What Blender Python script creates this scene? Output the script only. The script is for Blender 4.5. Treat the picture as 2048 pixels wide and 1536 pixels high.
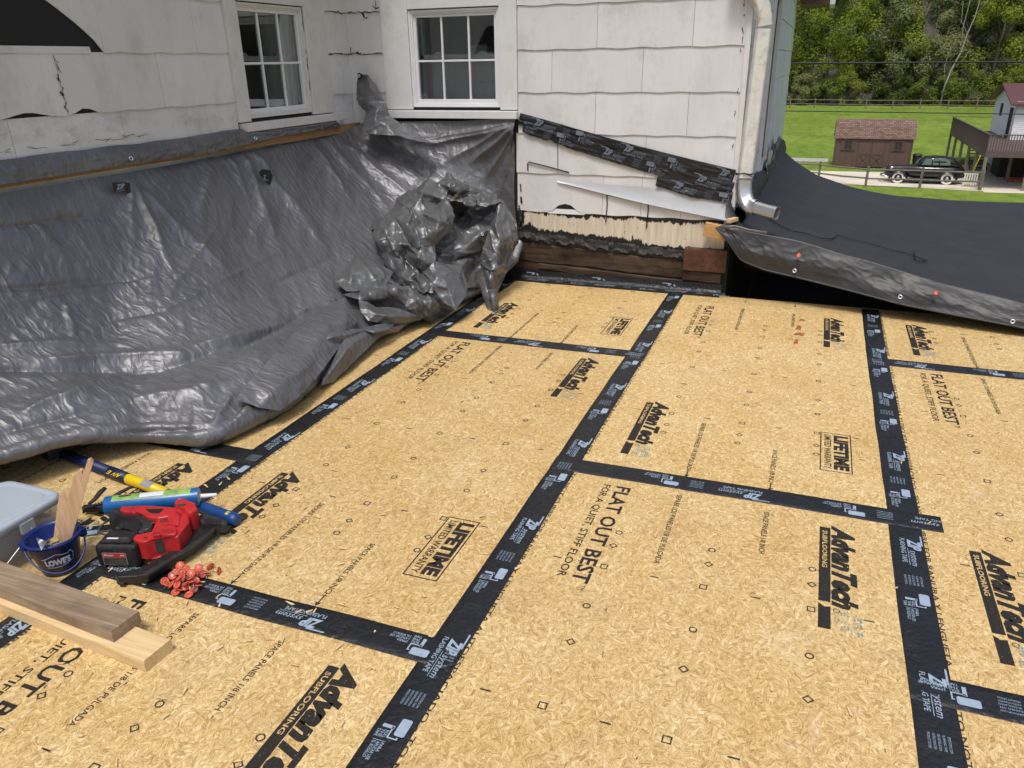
import bpy, bmesh, math, random
from mathutils import Vector, Matrix, noise, geometry
random.seed(7)
for o in list(bpy.data.objects): bpy.data.objects.remove(o)
SC = bpy.context.scene
COL = SC.collection

# ------------------------------------------------------------------ camera
CAM = Vector((2.004, -1.7397, 1.4819)); YAW, PITCH, ROLL = -.368, .3947, .0173
FPX = 1547.0
_f = Vector((math.sin(YAW)*math.cos(PITCH), math.cos(YAW)*math.cos(PITCH), -math.sin(PITCH)))
_r = Vector((math.cos(YAW), -math.sin(YAW), 0)); _d = _f.cross(_r)
RT = _r*math.cos(ROLL) + _d*math.sin(ROLL); DN = -_r*math.sin(ROLL) + _d*math.cos(ROLL)
cd = bpy.data.cameras.new('camera'); cam = bpy.data.objects.new('camera', cd); COL.objects.link(cam)
cd.sensor_fit = 'HORIZONTAL'; cd.sensor_width = 36.0; cd.lens = 36.0*FPX/2048.0
cd.clip_start = .05; cd.clip_end = 2000
m = Matrix((RT, -DN, -_f)).transposed().to_4x4(); m.translation = CAM
cam.matrix_world = m
SC.camera = cam

# ------------------------------------------------------------------ light
SUN_EL, SUN_AZ = math.radians(66), math.radians(176)      # azimuth clockwise from +Y
w = bpy.data.worlds.new('World'); SC.world = w; w.use_nodes = True
nt = w.node_tree; bg = nt.nodes['Background']
sk = nt.nodes.new('ShaderNodeTexSky'); sk.sky_type = 'NISHITA'; sk.sun_disc = False
sk.sun_elevation = SUN_EL; sk.sun_rotation = SUN_AZ; sk.dust_density = 5.0; sk.air_density = 1.0; sk.ozone_density = 1.0
nt.links.new(sk.outputs[0], bg.inputs[0]); bg.inputs[1].default_value = .12
sl = bpy.data.lights.new('sun', 'SUN'); so = bpy.data.objects.new('sun', sl); COL.objects.link(so)
sl.energy = 1.4; sl.angle = math.radians(13); sl.color = (1, .985, .965)
sd = Vector((math.sin(SUN_AZ)*math.cos(SUN_EL), math.cos(SUN_AZ)*math.cos(SUN_EL), math.sin(SUN_EL)))
so.rotation_euler = (-sd).to_track_quat('-Z', 'Y').to_euler(); so.location = (0, -8, 12)
vs = SC.view_settings; vs.view_transform = 'Standard'; vs.look = 'None'; vs.gamma = 1; vs.use_curve_mapping = False
vs.exposure = 0.38

# ------------------------------------------------------------------ measuring: a picture point met with a known plane of the place
def ray(x, y): return RT*((x-1024)/FPX) + DN*((y-768)/FPX) + _f
def gz(x, y, z=0.0):
    d = ray(x, y); return CAM + d*((z-CAM.z)/d.z)
def gx(x, y, X):
    d = ray(x, y); return CAM + d*((X-CAM.x)/d.x)
def gy(x, y, Y):
    d = ray(x, y); return CAM + d*((Y-CAM.y)/d.y)
def pix(p):
    q = Vector(p)-CAM; z = q.dot(_f); return 1024+FPX*q.dot(RT)/z, 768+FPX*q.dot(DN)/z

# ------------------------------------------------------------------ objects
LOCAL = set()
def tag(o, label=None, cat=None, group=None, kind=None):
    if label: o['label'] = label
    if cat: o['category'] = cat
    if group: o['group'] = group
    if kind: o['kind'] = kind
    return o
def thing(name, label, cat, loc=(0, 0, 0), group=None, kind=None, local=False, rotz=0):
    o = bpy.data.objects.new(name, None); COL.objects.link(o); o.location = loc; o.rotation_euler = (0, 0, rotz)
    o.empty_display_size = .1
    if local: LOCAL.add(o.name)
    return tag(o, label, cat, group, kind)
def link(name, me, parent=None, label=None, kind=None):
    o = bpy.data.objects.new(name, me); COL.objects.link(o)
    if parent is not None:
        o.parent = parent
        if parent.type == 'EMPTY' and parent.name not in LOCAL:
            o.matrix_parent_inverse = Matrix.LocRotScale(parent.location, parent.rotation_euler, None).inverted()
    return tag(o, label, None, None, kind)
def copy_tree(o, parent=None):
    c = o.copy(); COL.objects.link(c)
    if parent is not None: c.parent = parent
    for ch in list(KIDS.get(o.name, [])): copy_tree(ch, c)
    return c
KIDS = {}

class MB:
    """collects shapes, then links them as one mesh object"""
    def __init__(s): s.v = []; s.f = []; s.sm = []
    def add(s, vs, fs, smooth=False):
        n = len(s.v); s.v += [tuple(v) for v in vs]; s.f += [[i+n for i in f] for f in fs]; s.sm += [smooth]*len(fs); return s
    def box(s, a, b, M=None):
        x0, y0, z0 = a; x1, y1, z1 = b
        v = [Vector(p) for p in ((x0,y0,z0),(x1,y0,z0),(x1,y1,z0),(x0,y1,z0),(x0,y0,z1),(x1,y0,z1),(x1,y1,z1),(x0,y1,z1))]
        if M: v = [M @ p for p in v]
        return s.add(v, [(0,3,2,1),(4,5,6,7),(0,1,5,4),(1,2,6,5),(2,3,7,6),(3,0,4,7)])
    def bevbox(s, a, b, r, M=None):
        bm = bmesh.new(); t = MB().box(a, b)
        vv = [bm.verts.new(p) for p in t.v]
        for f in t.f: bm.faces.new([vv[i] for i in f])
        bmesh.ops.bevel(bm, geom=bm.edges[:], offset=r, segments=2, profile=.5, affect='EDGES')
        return s.bm(bm, M)
    def bm(s, bm, M=None, smooth=False):
        bm.verts.index_update()
        v = [(M @ p.co) if M else p.co.copy() for p in bm.verts]
        s.add(v, [[q.index for q in f.verts] for f in bm.faces], smooth); bm.free(); return s
    def prism(s, poly, z0, z1, M=None, bev=0, seg=2):
        """poly: list of (x, y), extruded from z0 to z1"""
        ar = sum(poly[i-1][0]*poly[i][1]-poly[i][0]*poly[i-1][1] for i in range(len(poly)))
        if ar < 0: poly = poly[::-1]
        n = len(poly)
        if bev:
            bm = bmesh.new()
            lo = [bm.verts.new((p[0], p[1], z0)) for p in poly]; hi = [bm.verts.new((p[0], p[1], z1)) for p in poly]
            bm.faces.new(lo[::-1]); bm.faces.new(hi)
            for i in range(n): bm.faces.new((lo[i], lo[(i+1) % n], hi[(i+1) % n], hi[i]))
            try: bmesh.ops.bevel(bm, geom=bm.edges[:], offset=bev, segments=seg, profile=.5, affect='EDGES', clamp_overlap=True)
            except Exception: pass
            return s.bm(bm, M)
        v = [Vector((p[0], p[1], z0)) for p in poly] + [Vector((p[0], p[1], z1)) for p in poly]
        if M: v = [M @ p for p in v]
        return s.add(v, [list(range(n))[::-1], list(range(n, 2*n))] + [(i, (i+1) % n, n+(i+1) % n, n+i) for i in range(n)])
    def tube(s, pts, r, n=8, cap=True, flat=1.0, smooth=True):
        pts = [Vector(p) for p in pts]; rs = r if isinstance(r, (list, tuple)) else [r]*len(pts)
        V = []; F = []; up = None
        for i, p in enumerate(pts):
            d = (pts[min(i+1, len(pts)-1)]-pts[max(i-1, 0)]).normalized()
            if up is None:
                up = Vector((0, 0, 1)) if abs(d.z) < .9 else Vector((1, 0, 0))
            a = d.cross(up).normalized(); b = a.cross(d).normalized(); up = b
            for k in range(n):
                t = 2*math.pi*k/n; V.append(p + a*(rs[i]*math.cos(t)) + b*(rs[i]*flat*math.sin(t)))
        for i in range(len(pts)-1):
            for k in range(n):
                F.append((i*n+k, i*n+(k+1) % n, (i+1)*n+(k+1) % n, (i+1)*n+k))
        s.add(V, F, smooth)
        if cap:
            m = len(s.v)-len(V)
            s.f += [[m+k for k in range(n)][::-1], [m+(len(pts)-1)*n+k for k in range(n)]]; s.sm += [False, False]
        return s
    def cyl(s, a, b, r, n=12, r2=None): return s.tube([a, b], [r, r if r2 is None else r2], n)
    def lathe(s, prof, M=None, n=24, smooth=True):
        """prof: list of (radius, z)"""
        V = []; F = []
        for r, z in prof:
            for k in range(n):
                t = 2*math.pi*k/n; p = Vector((r*math.cos(t), r*math.sin(t), z)); V.append(M @ p if M else p)
        for i in range(len(prof)-1):
            for k in range(n): F.append((i*n+k, i*n+(k+1) % n, (i+1)*n+(k+1) % n, (i+1)*n+k))
        s.add(V, F, smooth); return s
    def disc(s, c, nrm, r, n=12):
        nrm = Vector(nrm).normalized(); a = nrm.orthogonal().normalized(); b = nrm.cross(a)
        return s.add([Vector(c)+a*r*math.cos(2*math.pi*k/n)+b*r*math.sin(2*math.pi*k/n) for k in range(n)], [list(range(n))])
    def grid(s, P, smooth=True, closed=False):
        """P: rows of points"""
        R = len(P); C_ = len(P[0]); V = [p for row in P for p in row]; F = []
        for i in range(R-1):
            for j in range(C_-1 if not closed else C_):
                F.append((i*C_+j, i*C_+(j+1) % C_, (i+1)*C_+(j+1) % C_, (i+1)*C_+j))
        return s.add(V, F, smooth)
    def mesh(s, name, mat):
        me = bpy.data.meshes.new(name); me.from_pydata(s.v, [], s.f)
        me.polygons.foreach_set('use_smooth', s.sm)
        if mat: me.materials.append(mat)
        me.update(); return me
    def build(s, name, mat, parent=None, label=None, kind=None):
        o = link(name, s.mesh(name, mat), parent, label, kind)
        if parent is not None: KIDS.setdefault(parent.name, []).append(o)
        return o

# ------------------------------------------------------------------ text as flat print
_TX = {}
def text_geo(t, shear=0, bold=0, res=2):
    k = (t, shear, bold)
    if k in _TX: return _TX[k]
    c = bpy.data.curves.new('t', 'FONT'); c.body = t; c.shear = shear; c.offset = bold; c.resolution_u = res; c.fill_mode = 'FRONT'
    o = bpy.data.objects.new('t', c); me = bpy.data.meshes.new_from_object(o)
    v = [(p.co.x, p.co.y) for p in me.vertices]; f = [list(p.vertices) for p in me.polygons]
    xs = [p[0] for p in v]; ys = [p[1] for p in v]
    x0, x1 = min(xs), max(xs); y0, y1 = min(ys), max(ys)
    cap = .70
    v = [((x-x0)/(x1-x0), y/cap) for x, y in v]
    bpy.data.objects.remove(o); bpy.data.meshes.remove(me); bpy.data.curves.remove(c)
    _TX[k] = (v, f); return _TX[k]
def put_text(mb, t, org, xd, yd, length, height, shear=0, bold=0, lift=.0):
    """flat lettering: origin at baseline start, xd/yd unit directions"""
    v, f = text_geo(t, shear, bold); org = Vector(org); xd = Vector(xd); yd = Vector(yd)
    n = xd.cross(yd)*lift
    mb.add([org + xd*(x*length) + yd*(y*height) + n for x, y in v], f)
def quad2(mb, org, xd, yd, x0, y0, x1, y1):
    org = Vector(org); xd = Vector(xd); yd = Vector(yd)
    mb.add([org+xd*x+yd*y for x, y in ((x0,y0),(x1,y0),(x1,y1),(x0,y1))], [(0,1,2,3)])
def poly2(mb, org, xd, yd, pts):
    org = Vector(org); xd = Vector(xd); yd = Vector(yd)
    mb.add([org+xd*x+yd*y for x, y in pts], [list(range(len(pts)))])
def ring2(mb, org, xd, yd, c, r, wd, n, rot=0, asp=1):
    org = Vector(org); xd = Vector(xd); yd = Vector(yd); V = []
    for rr in (r, r-wd):
        for k in range(n):
            t = rot+2*math.pi*k/n; V.append(org+xd*(c[0]+rr*math.cos(t))+yd*(c[1]+rr*asp*math.sin(t)))
    mb.add(V, [(k, (k+1) % n, n+(k+1) % n, n+k) for k in range(n)])

# ------------------------------------------------------------------ materials
class NT:
    def __init__(s, name):
        s.m = bpy.data.materials.new(name); s.m.use_nodes = True; s.t = s.m.node_tree; s.n = s.t.nodes; s.b = s.n['Principled BSDF']; s.out = s.n['Material Output']
        s.tc = s.n.new('ShaderNodeTexCoord')
    def N(s, typ, **kw):
        nd = s.n.new(typ)
        for k, v in kw.items():
            if k.startswith('i_'):
                nm = k[2:].replace('_', ' ')
                nd.inputs[int(nm) if nm.isdigit() else nm].default_value = v
            else: setattr(nd, k, v)
        return nd
    def L(s, a, b): s.t.links.new(a, b)
    def map(s, scale=(1,1,1), rot=(0,0,0), loc=(0,0,0), src=None):
        nd = s.N('ShaderNodeMapping'); s.L(src or s.tc.outputs['Object'], nd.inputs[0])
        nd.inputs['Scale'].default_value = scale; nd.inputs['Rotation'].default_value = rot; nd.inputs['Location'].default_value = loc
        return nd.outputs[0]
    def noise(s, vec, scale, detail=4, rough=.6, dist=0, fac=True):
        nd = s.N('ShaderNodeTexNoise'); s.L(vec, nd.inputs['Vector']); nd.inputs['Scale'].default_value = scale
        nd.inputs['Detail'].default_value = detail; nd.inputs['Roughness'].default_value = rough; nd.inputs['Distortion'].default_value = dist
        return nd.outputs['Fac' if fac else 'Color']
    def ramp(s, fac, stops, interp='LINEAR'):
        nd = s.N('ShaderNodeValToRGB'); s.L(fac, nd.inputs[0]); cr = nd.color_ramp; cr.interpolation = interp
        while len(cr.elements) < len(stops): cr.elements.new(.5)
        for e, (p, c) in zip(cr.elements, stops):
            e.position = p; e.color = (c, c, c, 1) if isinstance(c, (int, float)) else (*c, 1)
        return nd.outputs[0]
    def mix(s, fac, a, b, mode='MIX'):
        nd = s.N('ShaderNodeMix', data_type='RGBA', blend_type=mode)
        for sock, x in ((nd.inputs[0], fac), (nd.inputs[6], a), (nd.inputs[7], b)):
            if isinstance(x, bpy.types.NodeSocket): s.L(x, sock)
            elif isinstance(x, (int, float)): sock.default_value = x if sock.type == 'VALUE' else (x, x, x, 1)
            else: sock.default_value = (*x, 1)
        return nd.outputs[2]
    def math(s, op, a, b=0.0, clamp=False):
        nd = s.N('ShaderNodeMath', operation=op); nd.use_clamp = clamp
        for sock, x in zip(nd.inputs, (a, b)):
            if isinstance(x, bpy.types.NodeSocket): s.L(x, sock)
            else: sock.default_value = x
        return nd.outputs[0]
    def bump(s, h, strength=.3, dist=.01, prev=None):
        nd = s.N('ShaderNodeBump'); s.L(h, nd.inputs['Height']); nd.inputs['Strength'].default_value = strength; nd.inputs['Distance'].default_value = dist
        if prev: s.L(prev, nd.inputs['Normal'])
        return nd.outputs[0]
    def col(s, c):
        if isinstance(c, bpy.types.NodeSocket): s.L(c, s.b.inputs['Base Color'])
        else: s.b.inputs['Base Color'].default_value = (*c, 1)
        return s
    def set(s, rough=.6, metal=0, spec=.5, normal=None):
        for k, x in (('Roughness', rough), ('Metallic', metal), ('Specular IOR Level', spec)):
            if isinstance(x, bpy.types.NodeSocket): s.L(x, s.b.inputs[k])
            else: s.b.inputs[k].default_value = x
        if normal: s.L(normal, s.b.inputs['Normal'])
        return s.m
    def xyz(s, src=None):
        nd = s.N('ShaderNodeSeparateXYZ'); s.L(src or s.tc.outputs['Object'], nd.inputs[0]); return nd.outputs

def simple(name, c, rough=.5, metal=0, var=.15, scale=20, bump=.1, bscale=200, spec=.5, dirt=None):
    t = NT(name); n = t.noise(t.map(), scale, 5)
    lo = tuple(x*(1-var) for x in c); hi = tuple(min(1, x*(1+var)) for x in c)
    cc = t.ramp(n, [(.3, lo), (.7, hi)])
    if dirt:
        d = t.ramp(t.noise(t.map(loc=(3, 1, 2)), scale*1.7, 6, .7), [(.52, 0), (.72, 1)]); cc = t.mix(t.math('MULTIPLY', d, dirt[1]), cc, dirt[0])
    t.col(cc); nb = t.bump(t.noise(t.map(), bscale, 3), bump, .002) if bump else None
    r = t.math('ADD', t.math('MULTIPLY', n, .25), rough-.12, clamp=True)
    return t.set(r, metal, spec, nb)
# ---- oriented strand board
def osb_nodes(t, warm=1.0):
    P = t.map()
    wob = t.N('ShaderNodeVectorMath', operation='ADD'); t.L(P, wob.inputs[0])
    nz = t.noise(P, 14, 2, .5, fac=False); sc = t.N('ShaderNodeVectorMath', operation='SCALE'); t.L(nz, sc.inputs[0]); sc.inputs['Scale'].default_value = .014
    t.L(sc.outputs[0], wob.inputs[1]); PW = wob.outputs[0]
    # flat flakes: long cells laid at several angles, one angle showing at a time; fibres run along each flake
    sel = t.N('ShaderNodeTexVoronoi', voronoi_dimensions='2D'); t.L(t.map((74, 50, 1), src=PW), sel.inputs['Vector']); sel.inputs['Scale'].default_value = 1
    sc2 = t.N('ShaderNodeSeparateColor'); t.L(sel.outputs['Color'], sc2.inputs[0])
    tone = g = None
    for i, (an, off, lo) in enumerate(((.08, 0, 0), (.62, 3.7, .22), (-.55, 9.1, .42), (1.25, 5.3, .62), (-1.2, 2.2, .80))):
        mp = t.map((1, 1, 1), (0, 0, an), (off, off*.7, 0), src=PW)
        vo = t.N('ShaderNodeTexVoronoi', voronoi_dimensions='2D'); t.L(t.map((165, 42, 1), src=mp), vo.inputs['Vector']); vo.inputs['Scale'].default_value = 1
        cr = t.N('ShaderNodeSeparateColor'); t.L(vo.outputs['Color'], cr.inputs[0])
        fb = t.noise(t.map((380, 38, 1), src=mp), 1.0, 4, .72, .5)
        if tone is None: tone, g = cr.outputs[0], fb
        else:
            k = t.math('GREATER_THAN', sc2.outputs[0], lo); tone = t.mix(k, tone, cr.outputs[0]); g = t.mix(k, g, fb)
    fine = t.mix(.5, t.noise(P, 430, 3, .8), t.noise(P, 120, 4, .7, 1.5))
    g = t.math('ADD', t.math('MULTIPLY', g, .48), t.math('MULTIPLY', fine, .52))
    v = t.math('ADD', t.math('MULTIPLY', t.math('SUBTRACT', tone, .5), .062), g)
    base = t.ramp(v, [(.37, (.17, .095, .036)), (.44, (.42, .28, .11)), (.50, (.575, .42, .185)), (.56, (.69, .54, .28)), (.64, (.82, .69, .43))])
    base = t.mix(t.ramp(tone, [(.84, 0), (.92, .26)]), base, (.88, .77, .53)); base = t.mix(t.ramp(tone, [(.06, .30), (.14, 0)]), base, (.36, .22, .085))
    base = t.mix(t.ramp(t.noise(P, 150, 3, .6), [(.70, 0), (.74, .8)]), base, (.12, .065, .025))
    inf = t.N('ShaderNodeObjectInfo'); base = t.mix(1.0, base, t.ramp(inf.outputs['Random'], [(0, (.97, .95, .92)), (1, (1.07, 1.07, 1.07))]), 'MULTIPLY')
    # dark slivers, knots of bark, a slow warm drift
    sl = t.ramp(t.noise(t.map((300, 60, 1), (0, 0, .7), src=PW), 1, 3, .6), [(.655, 0), (.70, .75)])
    base = t.mix(sl, base, (.20, .105, .04))
    s2 = t.ramp(t.noise(t.map((60, 260, 1), (0, 0, .3), src=PW), 1, 3, .6), [(.68, 0), (.74, .7)])
    base = t.mix(s2, base, (.22, .12, .045))
    drift = t.ramp(t.noise(P, 2.3, 4, .6), [(.3, (.90, .83, .72)), (.7, (1, 1, 1))])
    base = t.mix(1.0, base, drift, 'MULTIPLY')
    dirt = t.ramp(t.noise(t.map(loc=(4, 2, 0)), 3.1, 6, .7), [(.55, 0), (.75, .34)])
    base = t.mix(dirt, base, (.33, .22, .11))
    dust = t.ramp(t.noise(t.map((1, .6, 1), loc=(8, 1, 3)), 5.5, 7, .72), [(.60, 0), (.76, .35)]); base = t.mix(dust, base, (.80, .70, .52))
    smear = t.ramp(t.noise(t.map((2.2, .9, 1), (0, 0, .5), loc=(1, 6, 0)), 4.2, 6, .7), [(.64, 0), (.74, .4)]); base = t.mix(smear, base, (.30, .24, .16))
    return base, g
t = NT('osb'); b_, g_ = osb_nodes(t); t.col(b_); OSB = t.set(t.ramp(g_, [(0, .55), (1, .75)]), 0, .3, t.bump(g_, .16, .001))
def ink_mat(name, c, wear):
    t = NT(name); b_, g_ = osb_nodes(t)
    k = t.math('ADD', t.math('MULTIPLY', g_, .6), t.math('MULTIPLY', t.noise(t.map(), 200, 2, .6), .6))
    t.col(t.mix(t.ramp(k, [(wear, 1), (wear+.14, .12)]), b_, c)); return t.set(.7, 0, .3, t.bump(g_, .16, .001))
INK = ink_mat('panel_ink', (.020, .018, .015), .70)
INKL = ink_mat('panel_ink_light', (.030, .026, .02), .66)
BLUEINK = ink_mat('panel_ink_blue', (.07, .24, .31), .56)
RUSTINK = ink_mat('rust_stain', (.28, .06, .015), .60)
# ---- flashing tape
def tape_mat():
    t = NT('flashing_tape'); P = t.map()
    n = t.noise(P, 60, 4, .6); bl = t.N('ShaderNodeTexVoronoi', feature='SMOOTH_F1'); t.L(t.map((70, 70, 70)), bl.inputs['Vector']); bl.inputs['Scale'].default_value = 1
    msk = t.ramp(t.noise(t.map(loc=(5, 1, 0)), 4, 3), [(.48, 0), (.58, 1)])
    h = t.mix(msk, n, bl.outputs['Distance'])
    dust = t.ramp(t.noise(t.map(loc=(2, 7, 0)), 9, 7, .75), [(.5, 0), (.8, .35)])
    t.col(t.mix(dust, (.011, .012, .014), (.045, .045, .045)))
    nb = t.bump(t.noise(t.map((12, 12, 12)), 1, 3), .35, .012, t.bump(h, .9, .006))
    return t.set(t.ramp(t.noise(P, 14, 4), [(.3, .34), (.7, .52)]), 0, .5, nb)
TAPE = tape_mat()
TPRINTD = simple('wall_tape_print', (.15, .18, .23), .45, 0, .35, 40, .2, 60)
TPRINT = simple('tape_print', (.30, .38, .47), .45, 0, .12, 40, .2, 60)
# ---- siding
def siding_mat():
    t = NT('white_siding'); info = t.N('ShaderNodeObjectInfo'); P = t.map()
    X, Y, Z = t.xyz()
    n = t.noise(t.map((1, 1, .35)), 3.0, 6, .65)
    c = t.ramp(n, [(.25, (.61, .615, .62)), (.5, (.69, .70, .71)), (.8, (.74, .755, .77))])
    tint = t.ramp(info.outputs['Random'], [(0, (.93, .92, .90)), (1, (1, 1, 1))]); c = t.mix(1.0, c, tint, 'MULTIPLY')
    stain = t.ramp(t.noise(t.map((1, 1, .7), loc=(2, 0, 5)), 5, 7, .72), [(.51, 0), (.76, .7)]); c = t.mix(stain, c, (.46, .45, .42))
    str_ = t.ramp(t.noise(t.map((55, 55, 1.6)), 1, 3, .7), [(.62, 0), (.8, .35)]); c = t.mix(str_, c, (.45, .41, .34))
    spk = t.ramp(t.noise(t.map(loc=(1, 1, 1)), 62, 3, .6), [(.735, 0), (.76, .85)]); c = t.mix(spk, c, (.07, .06, .05))
    mil = t.math('MULTIPLY', t.math('MULTIPLY', t.math('LESS_THAN', X, -1.2), t.math('SUBTRACT', 1.0, t.math('MULTIPLY', t.math('ABSOLUTE', t.math('SUBTRACT', Z, 1.225)), 11.0), True), True), t.ramp(t.noise(t.map((1, 1, 2), loc=(3, 2, 9)), 7, 7, .75), [(.48, 0), (.72, .6)]))
    c = t.mix(mil, c, (.20, .195, .175))
    grow = t.ramp(t.noise(t.map((1, 1, .8), loc=(7, 3, 2)), 13, 7, .8), [(.70, 0), (.82, .6)]); c = t.mix(grow, c, (.10, .10, .09))
    t.col(c)
    comb = t.noise(t.map((170, 170, 3)), 1, 2, .5)
    return t.set(.55, 0, .35, t.bump(t.noise(P, 9, 4), .2, .012, t.bump(comb, .45, .003)))
SIDING = siding_mat()
def old_siding_mat():
    # lowest course: old cream paint with a band of roofing tar clinging to it, its edges torn along the vertical combing
    t = NT('tarred_siding'); X, Y, Z = t.xyz()
    rag = t.math('MULTIPLY', t.math('SUBTRACT', t.noise(t.map((17, 17, 3)), 1, 7, .8), .5), t.ramp(t.noise(t.map((4, 4, 1), loc=(2, 0, 0)), 1, 2), [(.35, .04), (.65, .20)]))
    rag2 = t.math('MULTIPLY', t.math('SUBTRACT', t.noise(t.map((5, 5, 2)), 1, 4, .7), .5), .12)
    zz = t.math('ADD', Z, t.math('ADD', rag, rag2))
    top = t.math('GREATER_THAN', zz, .463)
    slope = t.math('ADD', t.math('MULTIPLY', X, .062), zz)
    low = t.math('LESS_THAN', slope, .378)
    lef = t.math('LESS_THAN', t.math('ADD', X, t.math('MULTIPLY', rag, .8)), .075)
    spl = t.ramp(t.noise(t.map((60, 60, 18)), 1, 4, .7), [(.66, 0), (.69, 1)])
    tar = t.math('MAXIMUM', t.math('MAXIMUM', t.math('MAXIMUM', top, low), lef), t.math('MULTIPLY', spl, .9))
    c = t.ramp(t.noise(t.map((40, 40, 3)), 1, 5, .7), [(.25, (.46, .39, .29)), (.6, (.66, .60, .49)), (.85, (.72, .68, .58))])
    c = t.mix(tar, c, t.ramp(t.noise(t.map(), 70, 5), [(.4, (.009, .009, .009)), (.75, (.04, .038, .035))])); t.col(c)
    comb = t.noise(t.map((170, 170, 3)), 1, 2, .5)
    h = t.math('ADD', t.math('MULTIPLY', comb, .3), tar)
    return t.set(t.mix(tar, .7, .45), 0, .4, t.bump(h, .6, .005))
OLDSIDING = old_siding_mat()
def tar_mat():
    t = NT('roofing_tar'); P = t.map()
    sp = t.ramp(t.noise(t.map((40, 40, 90)), 1, 5, .7), [(.64, 0), (.70, .9)])
    c = t.mix(sp, t.ramp(t.noise(P, 40, 6, .7), [(.35, (.007, .007, .007)), (.8, (.035, .032, .03))]), (.42, .38, .31)); t.col(c)
    return t.set(.5, 0, .5, t.bump(t.noise(P, 60, 6, .7), .8, .008))
TAR = tar_mat()
FELT = simple('black_felt', (.010, .011, .012), .8, 0, .3, 6, .3, 120)
def paint_mat(name, c, peel):
    t = NT(name); P = t.map(); n = t.noise(P, 12, 5, .65)
    cc = t.ramp(n, [(.3, tuple(x*.9 for x in c)), (.7, c)])
    gr = t.ramp(t.noise(t.map(loc=(3, 3, 1)), 8, 7, .75), [(.55, 0), (.8, .5)]); cc = t.mix(gr, cc, (.36, .32, .25))
    pl = t.ramp(t.noise(t.map((1, 1, .22), loc=(1, 5, 2)), 60, 7, .75), [(peel, 0), (peel+.03, .85)]); cc = t.mix(pl, cc, (.12, .10, .075)); t.col(cc)
    return t.set(.5, 0, .4, t.bump(t.noise(P, 90, 4), .25, .003, t.bump(pl, -.4, .004)))
TRIM = paint_mat('white_trim', (.70, .71, .71), .71); TRIMOLD = paint_mat('peeling_trim', (.66, .66, .64), .655)
VINYL = simple('white_vinyl', (.72, .73, .75), .35, 0, .04, 8, .05, 60)
def wood_mat(name, lo, hi, axis=1, scale=1.0, rough=.65, dark=.0, gloss=.3):
    t = NT(name); s = [42*scale]*3; s[axis] = 2.2*scale
    wv = t.noise(t.map(tuple(s)), 1, 5, .6, 1.2)
    s2 = [150*scale]*3; s2[axis] = 4*scale
    f2 = t.noise(t.map(tuple(s2)), 1, 3, .6)
    g = t.math('ADD', t.math('MULTIPLY', wv, .7), t.math('MULTIPLY', f2, .35))
    c = t.ramp(g, [(.3, lo), (.62, hi)])
    kn = t.N('ShaderNodeTexVoronoi'); k = [7*scale]*3; k[axis] = 2.6*scale; t.L(t.map(tuple(k), loc=(.4, .3, .2)), kn.inputs['Vector']); kn.inputs['Scale'].default_value = 1
    c = t.mix(t.ramp(kn.outputs['Distance'], [(.05, .75), (.13, 0)]), c, tuple(x*.35 for x in lo))
    if dark: c = t.mix(t.ramp(t.noise(t.map(), 5*scale, 6, .7), [(.45, 0), (.75, dark)]), c, tuple(x*.3 for x in lo))
    t.col(c); return t.set(rough, 0, gloss, t.bump(g, .3, .002))
PINE = wood_mat('pine_board', (.50, .33, .15), (.74, .56, .31), 0)
GREYWOOD = wood_mat('weathered_board', (.17, .12, .078), (.38, .285, .195), 0, dark=.5)
STAKEW = wood_mat('stake_wood', (.42, .25, .13), (.66, .45, .27), 2)
BATTENW = wood_mat('batten_wood', (.20, .105, .042), (.38, .225, .105), 1, dark=.5)
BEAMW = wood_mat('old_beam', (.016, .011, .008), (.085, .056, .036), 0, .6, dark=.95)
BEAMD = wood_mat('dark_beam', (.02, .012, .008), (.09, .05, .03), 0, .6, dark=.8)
NEWW = wood_mat('orange_board', (.36, .19, .07), (.58, .35, .15), 0)
RUST = simple('rusty_steel', (.095, .04, .02), .7, .2, .5, 18, .5, 90, dirt=((.02, .012, .01), .8))
# ---- tarps
def tarp_mat(name, lo, hi, rough, metal, ramp, stretch, dust=.3):
    t = NT(name); P = t.map()
    n = t.noise(P, 3, 5, .6); c = t.ramp(n, [(.3, lo), (.7, hi)])
    du = t.ramp(t.noise(t.map(loc=(9, 2, 4)), 6, 7, .75), [(.52, 0), (.8, dust)]); c = t.mix(du, c, tuple(x*1.7+.004 for x in hi)); t.col(c)
    wb = t.N('ShaderNodeVectorMath', operation='ADD'); t.L(P, wb.inputs[0]); nz = t.noise(P, 7, 2, .5, fac=False); sc = t.N('ShaderNodeVectorMath', operation='SCALE'); t.L(nz, sc.inputs[0]); sc.inputs['Scale'].default_value = .10; t.L(sc.outputs[0], wb.inputs[1])
    nb = None
    for sx, st, ds in ((1.0, .9, .022), (2.3, .8, .009), (5.5, .5, .004)):
        vo = t.N('ShaderNodeTexVoronoi', feature='F1'); t.L(t.map(tuple(x*sx for x in stretch), (.45, .1, .1*sx), src=wb.outputs[0]), vo.inputs['Vector']); vo.inputs['Scale'].default_value = 1
        nb = t.bump(vo.outputs['Distance'], min(1, st*ramp), ds, nb)
    return t.set(t.math('ADD', t.math('MULTIPLY', n, .07), rough-.035), metal, .5, nb)
GREYTARP = tarp_mat('grey_tarp', (.132, .135, .144), (.184, .188, .199), .42, .40, .34, (10, 27, 9))
TARPBACK = tarp_mat('grey_tarp_back', (.118, .123, .126), (.168, .175, .179), .40, .44, .5, (9, 12, 7))
BLACKTARP = tarp_mat('black_tarp', (.024, .0245, .026), (.033, .034, .036), .48, 0, .13, (1.0, 22, 8), .06)
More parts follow.
